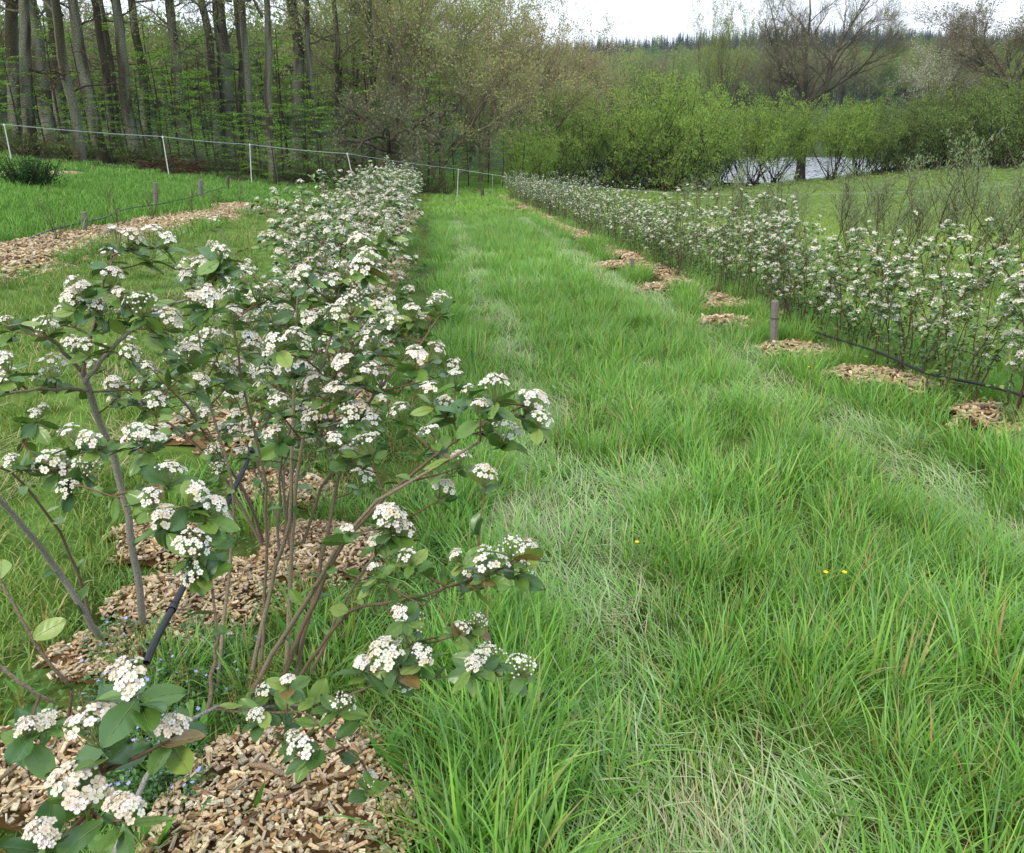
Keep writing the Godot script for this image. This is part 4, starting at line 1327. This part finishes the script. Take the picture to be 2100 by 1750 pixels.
func far_tree(kind: int) -> ArrayMesh:
	var s := Shape.new()
	if kind == 0:                                                 # spruce
		s.tube(PackedVector3Array([Vector3(0, -1, 0), Vector3(0, 14, 0)]), PackedFloat32Array([0.22, 0.05]), 5, BARK, false)
		for k in 420:
			var t := pow(rng.randf(), 0.75)
			var y := 15.0 - t * 13.5
			var az := rng.randf() * TAU
			var reach := t * 2.7 * rf(0.55, 1.0) + 0.15
			var d := Vector3(cos(az), -0.28, sin(az))
			s.kite(Vector3(0, y, 0) + d * reach * 0.3, d * reach * 0.75 + Vector3(0, 0.12, 0), Vector3(-d.z, rf(-0.5, 0.5), d.x) * 0.2, shade([Color(0.024, 0.056, 0.032), Color(0.032, 0.07, 0.04), Color(0.02, 0.046, 0.03)][rng.randi() % 3], 0.2))
	else:
		var tones: Array = [[], [Color(0.2, 0.29, 0.07), Color(0.24, 0.32, 0.085)], [Color(0.2, 0.17, 0.13), Color(0.23, 0.2, 0.14), Color(0.24, 0.18, 0.135)], [Color(0.14, 0.25, 0.05), Color(0.16, 0.27, 0.06)], [Color(0.21, 0.23, 0.095), Color(0.25, 0.25, 0.11)]][kind]
		s.tube(PackedVector3Array([Vector3(0, -1, 0), Vector3(0, 4, 0), Vector3(0.2, 8, 0)]), PackedFloat32Array([0.2, 0.15, 0.06]), 5, BARK, false)
		for k in 1500:
			var p := rdir() * pow(rng.randf(), 0.4)
			p = Vector3(p.x * 3.2, 6.6 + p.y * 4.0, p.z * 3.2)
			p += Vector3(lumps.get_noise_3d(p.x * 8.0, p.y * 8.0, p.z * 8.0 + kind * 90.0), 0, lumps.get_noise_3d(p.z * 8.0, p.x * 8.0, p.y * 8.0)) * 1.5
			var d := (rdir() + Vector3.UP * 0.5).normalized()
			s.kite(p, d * rf(0.25, 0.6), d.cross(rdir()).normalized() * (0.03 if kind == 2 else 0.1), shade(tones[rng.randi() % tones.size()], 0.22))
	return s.mesh(M.far_leaf)

func make_hill() -> void:
	var names := ["spruce_forest", "leafy_wood", "bare_wood", "green_wood", "budding_wood"]
	var labels := ["dark spruce forest along the ridge of the far hill", "pale spring-green trees scattered over the far hillside", "grey-brown leafless wood covering the far hillside", "green leafy trees at the foot of the far hill", "olive budding trees covering the far hillside"]
	for kind in 5:
		var o := Node3D.new()
		o.name = names[kind]
		add_child(o)
		tag(o, labels[kind], "forest", "", "stuff")
		var meshes := [far_tree(kind), far_tree(kind), far_tree(kind)]
		for v in 3:
			var where: Array[Transform3D] = []
			var tints := PackedColorArray()
			for n in (5500 if kind == 0 else 2600):
				var f := 112.0 + 510.0 * pow(rng.randf(), 0.8)
				var x := rf(-0.74, 0.74) * f
				if x > -0.06 * f and f < 200.0: continue
				var zone := patches.get_noise_2d(x * 0.5, f * 0.75 + 300.0)
				var high := (f - 112.0) / 500.0
				var right := smoothstep(20.0, 220.0, x * 400.0 / f)
				var spruce := high + zone * 0.6 > 0.58 - 0.28 * right or zone > 0.36
				var want := 0
				if not spruce:
					var z2 := patches.get_noise_2d(x * 0.9 + 500.0, f * 1.1)
					want = 1 if z2 > 0.14 else (2 if z2 > -0.02 else (4 if z2 > -0.26 else 3))
					if x < -0.08 * f and rng.randf() < 0.5: want = 3
				if want != kind: continue
				if kind == 0 and n > 4000 and f < 380.0: continue
				var m := rf(0.75, 1.25) * (1.0 if kind else 0.68)
				where.push_back(Transform3D(Basis(Vector3.UP, rng.randf() * TAU).scaled(Vector3(m, m * rf(0.9, 1.15), m)), Vector3(x, ground(x, -f) - 0.5, -f)))
				tints.push_back(Color(1, 1, 1) * rf(0.8, 1.15))
			scatter("trees", meshes[v], where, tints, o)
	# a second belt of wood right behind the trunks and the pond
	var belt := Node3D.new()
	belt.name = "wood_behind"
	add_child(belt)
	tag(belt, "deep green wood standing behind the front trunks and the pond", "forest", "", "stuff")
	for v in 3:
		var where: Array[Transform3D] = []
		var tints := PackedColorArray()
		var m := far_tree([3, 4, 2][v])
		for n in 50:
			var f := rf(72.0, 118.0)
			var x := rf(-0.8, 0.12) * f
			if x > -0.04 * f: continue
			var k := rf(0.7, 1.1)
			where.push_back(Transform3D(Basis(Vector3.UP, rng.randf() * TAU).scaled(Vector3.ONE * k), Vector3(x, ground(x, -f) - 0.5, -f)))
			tints.push_back(Color(1, 1, 1) * rf(0.8, 1.15))
		scatter("trees", m, where, tints, belt)

# ---------------------------------------------------------------- fence, stakes, hoses, small plants

func row_seen(u: float, v: float, t: float) -> Vector3:          # where a line of sight crosses the upright plane along a row
	var f := 1.2
	var best := seen_far(u, v, f)
	var least := 1e9
	while f < 45.0:
		var p := seen_far(u, v, f)
		var d := absf(p.x - lane(f) - t)
		if d < least:
			least = d; best = p
		f += 0.02
	return best

func smooth_path(raw: PackedVector3Array, n: int) -> PackedVector3Array:
	var c := Curve3D.new()
	for k in raw.size():
		var t := (raw[mini(k + 1, raw.size() - 1)] - raw[maxi(k - 1, 0)]) * 0.18
		c.add_point(raw[k], -t, t)
	var out := PackedVector3Array()
	for k in n: out.push_back(c.sample_baked(c.get_baked_length() * k / (n - 1.0), true))
	return out

func even(n: int, r: float) -> PackedFloat32Array:
	var out := PackedFloat32Array()
	out.resize(n)
	out.fill(r)
	return out

func make_fence() -> void:
	var posts := [[8, 255, 24, 333, "leftmost white fence post, at the photo's edge"], [333, 280, 345, 350, "white fence post in front of the reddish brush pile"], [512, 296, 514, 362, "upright white fence post before the big pale trunk"], [712, 315, 731, 385, "leaning white fence post behind the dense blossoming row"], [940, 347, 937, 398, "white fence post at the far end of the grassy lane"]]
	var tops := PackedVector3Array([seen_far(-260, 232, 23.0)])
	for k in posts.size():
		var e: Array = posts[k]
		var f := [25.4, 28.0, 29.6, 30.6, 37.6][k] as float
		var foot := seen_far(e[2], e[3], f)
		foot.y = ground(foot.x, foot.z)
		var top := seen_far(e[0], e[1], f)
		tops.push_back(top)
		var o := thing("fence_post", e[4], "fence post", foot, "white electric fence posts")
		var s := Shape.new()
		var up := top - foot
		s.tube(PackedVector3Array([up.normalized() * -0.1, up * 0.5, up * 1.02]), PackedFloat32Array([0.017, 0.016, 0.014]), 8, Color(0.56, 0.57, 0.55))
		obj("stake", s.mesh(M.post_plastic), o)
		var c := Shape.new()
		c.box(Transform3D(Basis(), up * 0.985), Vector3(0.02, 0.022, 0.026), Color(0.62, 0.62, 0.6))
		obj("tape_holder", c.mesh(M.post_plastic), o)
	for e in [[1010, 358], [1130, 376], [1270, 388], [1400, 397], [1560, 400], [1720, 397], [1900, 392], [2010, 384], [2130, 372]]:
		tops.push_back(seen_far(e[0], e[1], 37.8))
	var far_words := ["beside the last bushes of the thin row", "behind the thin row's far bushes", "on the meadow between the grey shrubs", "on the meadow behind the tall grey shrub", "on the rising meadow at the photo's edge"]
	var n := 0
	for k in [6, 8, 10, 12, 14]:
		var top := tops[k]
		var foot := Vector3(top.x, ground(top.x, top.z), top.z)
		var o := thing("fence_post", "thin pale fence post %s" % far_words[n], "fence post", foot, "white electric fence posts")
		n += 1
		var s := Shape.new()
		s.tube(PackedVector3Array([Vector3(0, -0.1, 0), (top - foot) * 1.02]), PackedFloat32Array([0.009, 0.008]), 6, Color(0.4, 0.42, 0.36))
		obj("stake", s.mesh(M.post_plastic), o)
		var c := Shape.new()
		c.box(Transform3D(Basis(), (top - foot) * 0.985), Vector3(0.012, 0.02, 0.016), Color(0.4, 0.42, 0.36))
		obj("tape_holder", c.mesh(M.post_plastic), o)
	# the tape sags a little between the posts
	var s := Shape.new()
	for k in tops.size() - 1:
		var a := tops[k]
		var b := tops[k + 1]
		var side := (b - a).cross(Vector3.UP).normalized() * 0.0015
		var last := PackedVector3Array()
		for j in 9:
			var t := j / 8.0
			var p := a.lerp(b, t) - Vector3.UP * 0.03 * sin(PI * t) * (1.0 if k < 5 else 0.3)
			var ring := PackedVector3Array([p + Vector3.UP * 0.009 + side, p - Vector3.UP * 0.009 + side, p - Vector3.UP * 0.009 - side, p + Vector3.UP * 0.009 - side])
			if j > 0:
				for q in 4:
					var r := (q + 1) % 4
					s.tri(last[q], ring[q], last[r], Color(0.32, 0.37, 0.37))
					s.tri(last[r], ring[q], ring[r], Color(0.32, 0.37, 0.37))
			last = ring
	tag(obj("fence_tape", s.mesh(M.post_plastic)), "long pale electric fence tape strung from post to post along the wood", "fence tape")

func stake(u: float, v_foot: float, v_top: float, wide: float, label: String, tone: Color, lean := 0.0) -> Vector3:
	var foot := ground_seen(u, v_foot)
	var top := seen_far(u + lean, v_top, -foot.z)
	var o := thing("wooden_stake", label, "stake", foot, "wooden stakes along the rows")
	var r := wide * 0.5 * (-foot.z / 0.97) / FOCAL
	var s := Shape.new()
	var up := top - foot
	var turn := rng.randf()
	for k in 3:                                                   # a split square stake with a bevelled head
		var ring := [[-0.15, 1.0], [0.96, 0.92], [1.0, 0.72]][k] as Array
		for q in 8:
			var a := TAU * (q / 8.0 + (0.035 if q % 2 else -0.035)) + turn
			s.v.push_back(up * ring[0] + Vector3(cos(a), 0, sin(a)) * r * 1.15 * ring[1] * rf(0.94, 1.06))
			s.c.push_back(shade(tone, 0.12))
	for k in 2:
		for q in 8:
			var p := k * 8 + q
			var w := k * 8 + (q + 1) % 8
			s.i.append_array([p, p + 8, w, w, p + 8, w + 8])
	for q in 6: s.i.append_array([16, 16 + q + 2, 16 + q + 1])
	obj("post", s.mesh(M.weathered_wood), o)
	# wire that ties the hose to the stake
	var c := Shape.new()
	var loop := PackedVector3Array()
	for q in 9: loop.push_back(up * 0.62 + Vector3(cos(TAU * q / 8.0), 0.05 * sin(q * 1.0), sin(TAU * q / 8.0)) * r * 1.3)
	c.tube(loop, even(9, 0.003), 4, Color(0.03, 0.03, 0.03), false)
	obj("tie", c.mesh(M.plastic), o)
	return top

func hose(pixels: Array, t: float, r: float, label: String) -> void:
	var raw := PackedVector3Array()
	for e in pixels: raw.push_back(row_seen(e[0], e[1], t))
	var pts := smooth_path(raw, 90)
	var o := thing("irrigation_hose", label, "hose", pts[0])
	for k in 90: pts[k] -= o.position
	var s := Shape.new()
	s.tube(pts, even(90, r), 8, Color(0.018, 0.018, 0.02))
	obj("tube", s.mesh(M.plastic), o)
	for k in range(6, 88, 9):                                     # drip fittings
		var c := Shape.new()
		var d := (pts[k + 1] - pts[k]).normalized()
		c.tube(PackedVector3Array([pts[k] - d * 0.014, pts[k] + d * 0.014]), even(2, r * 1.35), 8, Color(0.03, 0.03, 0.034))
		obj("dripper", c.mesh(M.plastic), o)

func make_rigging() -> void:
	var grey := Color(0.27, 0.24, 0.21)
	stake(172, 480, 434, 10, "grey wooden stake on the bare wood-chip strip, nearest of its line", grey)
	stake(320, 432, 374, 8, "tall thin grey stake behind the bare wood-chip strip", grey, -2)
	stake(413, 414, 368, 8, "grey stake by the far mound of wood chips", grey, -3)
	stake(467, 391, 363, 5, "last dark stake at the end of the bare wood-chip strip", Color(0.14, 0.12, 0.1))
	stake(22, 378, 347, 6, "grey stake beside the dark round shrub", grey, -3)
	stake(9, 383, 362, 5, "short stake at the photo's edge near the dark round shrub", Color(0.17, 0.15, 0.13))
	stake(1586, 712, 616, 14, "weathered wooden stake holding the black hose in the thin row", Color(0.3, 0.27, 0.23), 4)
	stake(1297, 570, 530, 7, "small grey stake further along the black hose", grey)
	stake(1493, 488, 462, 8, "dark stake behind the middle of the thin row", Color(0.16, 0.1, 0.08))
	stake(989, 408, 388, 6, "dark stake at the far end of the thin row", Color(0.14, 0.11, 0.09))
	hose([[2130, 822], [2060, 800], [2000, 786], [1900, 765], [1800, 722], [1700, 690], [1587, 652], [1500, 626], [1440, 605], [1400, 580], [1330, 546], [1285, 526], [1200, 490]], 2.32, 0.0105, "black irrigation hose sagging through the thin row from its stake")
	hose([[300, 1360], [320, 1312], [350, 1255], [382, 1192], [430, 1100], [478, 1008], [545, 868], [600, 780], [660, 690]], -1.95, 0.0095, "black irrigation hose slanting up under the front bush")
	hose([[-20, 508], [30, 500], [60, 490], [110, 470], [172, 456], [215, 446], [262, 428], [330, 418], [400, 402], [460, 384]], -6.1, 0.009, "thin dark hose line strung along the bare wood-chip strip")

func buttercup_mesh(height: float) -> Array:
	var w := Shape.new()
	var l := Shape.new()
	w.tube(PackedVector3Array([Vector3(0, -0.02, 0), Vector3(0.01, height * 0.5, 0.004), Vector3(0.004, height, 0)]), PackedFloat32Array([0.0016, 0.0014, 0.0011]), 5, Color(0.14, 0.26, 0.05))
	for k in 5:
		var a := TAU * k / 5.0
		var o := Vector3(cos(a), 0.55, sin(a)).normalized()
		l.leaf(Vector3(0.004, height, 0), o, Vector3.UP, 0.0125, 0.0135, 0.3, -0.2, Color(0.82, 0.6, 0.015), 3)
	return [w.mesh(M.grass), l.mesh(M.petal)]

func make_small_plants() -> void:
	var spots := [[1303, 1133, 0.2, "single yellow buttercup by the wheel track of the lane"], [1688, 1197, 0.22, "yellow buttercup, nearer the lane's middle of the two side by side"], [1726, 1197, 0.22, "yellow buttercup, further from the lane's middle of the two side by side"], [1320, 757, 0.2, "small yellow buttercup far along the right of the lane"], [1656, 765, 0.25, "yellow buttercup in the grass below the wood chips of the thin row"]]
	for e in spots:
		var g := ground_seen(e[0], e[1])
		var r := ray(e[0], e[1])
		var p: Vector3 = EYE + r * ((g - EYE).length() / r.length() * (1.0 - e[2] * 0.9 / (EYE.y - g.y)))
		var foot := Vector3(p.x, ground(p.x, p.z), p.z)
		var m := buttercup_mesh(maxf(0.08, p.y - foot.y + 0.04))
		var o := thing("buttercup", e[3], "flower", foot, "buttercups in the lane")
		obj("flower_stem", m[0], o)
		obj("petals", m[1], o)
	# blue speedwell under the front bush
	var patch := thing("speedwell_patch", "patch of tiny blue speedwell flowers at the foot of the grey stems", "flowers", ground_seen(330, 1400))
	var green := Shape.new()
	var blue: Array[ArrayMesh] = []
	for k in 3:
		var s := Shape.new()
		for q in 4:
			var a := TAU * q / 4.0
			s.kite(Vector3.ZERO, Vector3(cos(a), 0.25, sin(a)) * 0.0055, Vector3(-sin(a), 0, cos(a)) * 0.0027, shade([Color(0.34, 0.36, 0.72), Color(0.42, 0.43, 0.76), Color(0.36, 0.34, 0.64)][k], 0.08))
		blue.push_back(s.mesh(M.petal))
	for k in 800:
		var u := rf(170, 520)
		var v := rf(1310, 1500)
		if rng.randf() < 0.42: u = rf(200, 430); v = rf(1500, 1700)
		if patches.get_noise_2d(u * 0.9, v * 0.9) < -0.12: continue
		var g := ground_seen(u, v) - patch.position
		var h := rf(0.03, 0.11)
		var top := g + Vector3(rf(-0.02, 0.02), h, rf(-0.02, 0.02))
		green.tube(PackedVector3Array([g - Vector3.UP * 0.01, top]), PackedFloat32Array([0.0011, 0.0007]), 3, Color(0.09, 0.17, 0.04), false)
		for q in 9:
			var d := (rdir() * Vector3(1, 0.3, 1) + Vector3.UP * 0.3).normalized()
			green.leaf(g.lerp(top, rng.randf()), d, Vector3.UP + rv(0.4), rf(0.012, 0.022), rf(0.007, 0.012), 0.2, 0.2, shade([Color(0.07, 0.16, 0.035), Color(0.09, 0.2, 0.04), Color(0.055, 0.13, 0.035)][rng.randi() % 3], 0.2), 2)
		if k < 300:
			var fl := obj("flower", blue[k % 3], patch)
			fl.position = top
			fl.rotation = Vector3(rf(-0.6, 0.6), rng.randf() * TAU, rf(-0.6, 0.6))
			fl.scale = Vector3.ONE * rf(0.9, 1.3)
	obj("leaves", green.mesh(M.leaf), patch).set_meta("kind", "stuff")
	# broad leaves standing in the wood chips
	var blades := [[522, 1665, 0.16, 0.03, "single broad green leaf standing in the wood chips"], [325, 1745, 0.12, 0.03, "broad weed leaf in the wood chips at the photo's bottom"], [830, 1600, 0.17, 0.024, "clump of broad green leaves where wood chips meet the lane grass"], [790, 1560, 0.13, 0.022, "smaller broad-leaved clump beside the wood chips"], [420, 1500, 0.14, 0.022, "tuft of long broad leaves under the low twig"], [610, 1330, 0.17, 0.03, "broad plantain leaves among the front bush's stems"]]
	for e in blades:
		var o := thing("plantain", e[4], "weed", ground_seen(e[0], e[1] + 20))
		for k in (2 if e[4].begins_with("single") else 6):
			var s := Shape.new()
			var a := rng.randf() * TAU
			s.leaf(Vector3(0, 0.0, 0), Vector3(cos(a) * 0.35, 1.0, sin(a) * 0.35), Vector3(-cos(a), 0.5, -sin(a)), e[2] * rf(0.7, 1.1), e[3], 0.3, rf(0.0, 0.4), shade(Color(0.12, 0.28, 0.045), 0.15), 5)
			obj("leaf", s.mesh(M.grass), o)
	# a bare split branch lying on the wood chips
	var g := ground_seen(520, 1615) + Vector3.UP * 0.06
	var h := ground_seen(585, 1630) + Vector3.UP * 0.06
	var st := Shape.new()
	st.tube(smooth_path(PackedVector3Array([g, g.lerp(h, 0.5) + Vector3(0, 0.012, 0), h]), 9), PackedFloat32Array([0.005, 0.006, 0.007, 0.0075, 0.008, 0.008, 0.0075, 0.006, 0.004]), 7, Color(0.36, 0.26, 0.17))
	tag(obj("fallen_branch", st.mesh(M.stem)), "short split branch lying on the wood chips at the bottom", "branch")

# young sea-buckthorn in the row behind: thin brown branches, narrow silvery leaves
func make_grey_shrubs() -> void:
	var silver := [Color(0.28, 0.34, 0.21), Color(0.32, 0.38, 0.25), Color(0.22, 0.29, 0.15), Color(0.25, 0.32, 0.15)]
	var o := {"levels": 3, "kids": [7, 6, 5], "bare": [0.25, 0.15, 0.1], "gnarl": 0.16, "rise": 0.06, "lift": 0.25, "angle": 0.62, "shrink": 0.5, "twig": 0.14, "twig_w": 0.0016, "leaves": 4, "leafy": 0.8, "leaf": 0.042, "slim": 0.12, "leaf_up": 0.6, "tones": silver, "bark": Color(0.19, 0.15, 0.115)}
	var spots := [[1500, 15.0, 1.25, 3, 0.0, "leftmost wispy"], [1560, 14.0, 1.3, 2, 0.0, "slim upright"], [1625, 12.6, 1.1, 3, 0.0, "short feathery"], [1690, 11.5, 1.35, 2, 0.0, "thin tall-stemmed"], [1752, 13.5, 1.2, 3, 0.0, "bushy middle"], [1820, 11.5, 1.3, 4, 0.0, "dense round-headed"], [1875, 14.0, 1.2, 3, 0.0, "pale distant"], [1930, 10.6, 1.75, 3, 0.0, "tallest branching"], [2040, 10.2, 1.5, 5, 0.0, "broad dark-branched"], [2130, 9.6, 1.6, 5, 0.0, "full edge"], [1440, 18.0, 1.2, 3, 0.0, "farthest wispy"]]
	for e in spots:
		var at := bearing(e[0], 480, e[1])
		var t := thing("grey_leaved_shrub", "%s grey-leaved shrub standing behind the thin row" % e[5], "shrub", at, "grey-leaved shrubs behind the thin row")
		var l := Shape.new()
		var h: float = e[2]
		var n: int = e[3]
		for k in n:
			var w := Shape.new()
			var az := TAU * k / n + rf(-0.5, 0.5)
			limb(w, l, Vector3(rf(-0.04, 0.04), -0.05, rf(-0.04, 0.04)), Vector3(cos(az) * 0.5, 1.2, sin(az) * 0.5), h * rf(0.8, 1.05), 0.011, 0, o)
			obj("branch", w.mesh(M.bark), t)
		obj("foliage", l.mesh(M.far_leaf), t).set_meta("kind", "stuff")
	# thin young canes on the bare wood-chip strip
	var words := ["nearest", "second", "third", "fourth", "fifth", "sixth", "farthest"]
	for k in 7:
		var f := 8.5 + k * 1.9
		var at := on_ground(lane(f) - 5.9 + 0.03 * (f - 12.0) + rf(-0.1, 0.1), f) + Vector3.UP * 0.03
		var t := thing("young_cane", "%s thin young cane planted on the bare wood-chip strip" % words[k], "young plant", at, "young canes on the bare strip")
		var w := Shape.new()
		var l := Shape.new()
		var o2: Dictionary = o.duplicate()
		o2.tones = [Color(0.14, 0.22, 0.06), Color(0.2, 0.24, 0.1)]; o2.kids = [5, 3, 3]; o2.leaves = 2; o2.slim = 0.3
		for q in 3:
			var az := rng.randf() * TAU
			limb(w, l, Vector3(0, -0.04, 0), Vector3(cos(az) * 0.25, 1.2, sin(az) * 0.25), rf(0.4, 0.65), 0.006, 1, o2)
		obj("stems", w.mesh(M.bark), t)
		obj("leaves", l.mesh(M.far_leaf), t)

func _ready() -> void:
	rng.seed = 20240427
	lumps.seed = 5; lumps.frequency = 0.05
	patches.seed = 11; patches.frequency = 0.02
	# camera
	var cam := Camera3D.new()
	add_child(cam)
	cam.position = EYE
	cam.rotation = Vector3(-PITCH, 0, 0)
	cam.fov = rad_to_deg(2.0 * atan(875.0 / FOCAL))
	cam.near = 0.05
	cam.far = 4000.0
	cam.current = true
	# a bright, evenly clouded sky with the sun behind thin cloud
	var sky_mat := ProceduralSkyMaterial.new()
	sky_mat.sky_top_color = Color(0.86, 0.92, 1.0)
	sky_mat.sky_horizon_color = Color(0.95, 0.97, 1.0)
	sky_mat.sky_curve = 0.15
	sky_mat.ground_bottom_color = Color(0.3, 0.34, 0.25)
	sky_mat.ground_horizon_color = Color(0.5, 0.54, 0.45)
	var sky := Sky.new()
	sky.sky_material = sky_mat
	var env := Environment.new()
	env.background_mode = Environment.BG_SKY
	env.sky = sky
	env.tonemap_mode = Environment.TONE_MAPPER_LINEAR
	env.tonemap_exposure = 1.78
	env.sdfgi_enabled = true
	env.ssao_enabled = true
	env.ssil_enabled = true
	env.fog_enabled = true
	env.fog_density = 0.0002
	env.fog_light_color = Color(0.82, 0.88, 0.95)
	var we := WorldEnvironment.new()
	we.environment = env
	add_child(we)
	var sun := DirectionalLight3D.new()
	sun.light_energy = 0.5
	sun.light_color = Color(1.0, 0.96, 0.9)
	sun.light_angular_distance = 18.0
	sun.shadow_enabled = true
	add_child(sun)
	sun.look_at_from_position(Vector3(-4, 7, 6.5), Vector3.ZERO)
	make_materials()
	rng.seed = 1077
	make_ground()
	rng.seed = 1154
	make_chips()
	rng.seed = 1231
	make_hill()
	rng.seed = 1308
	make_wood()
	rng.seed = 1385
	make_middle_trees()
	rng.seed = 1462
	make_fence()
	rng.seed = 1539
	make_rigging()
	rng.seed = 1616
	make_grey_shrubs()
	rng.seed = 1693
	make_rows()
	rng.seed = 1770
	make_small_plants()
	rng.seed = 1847
	make_grass()
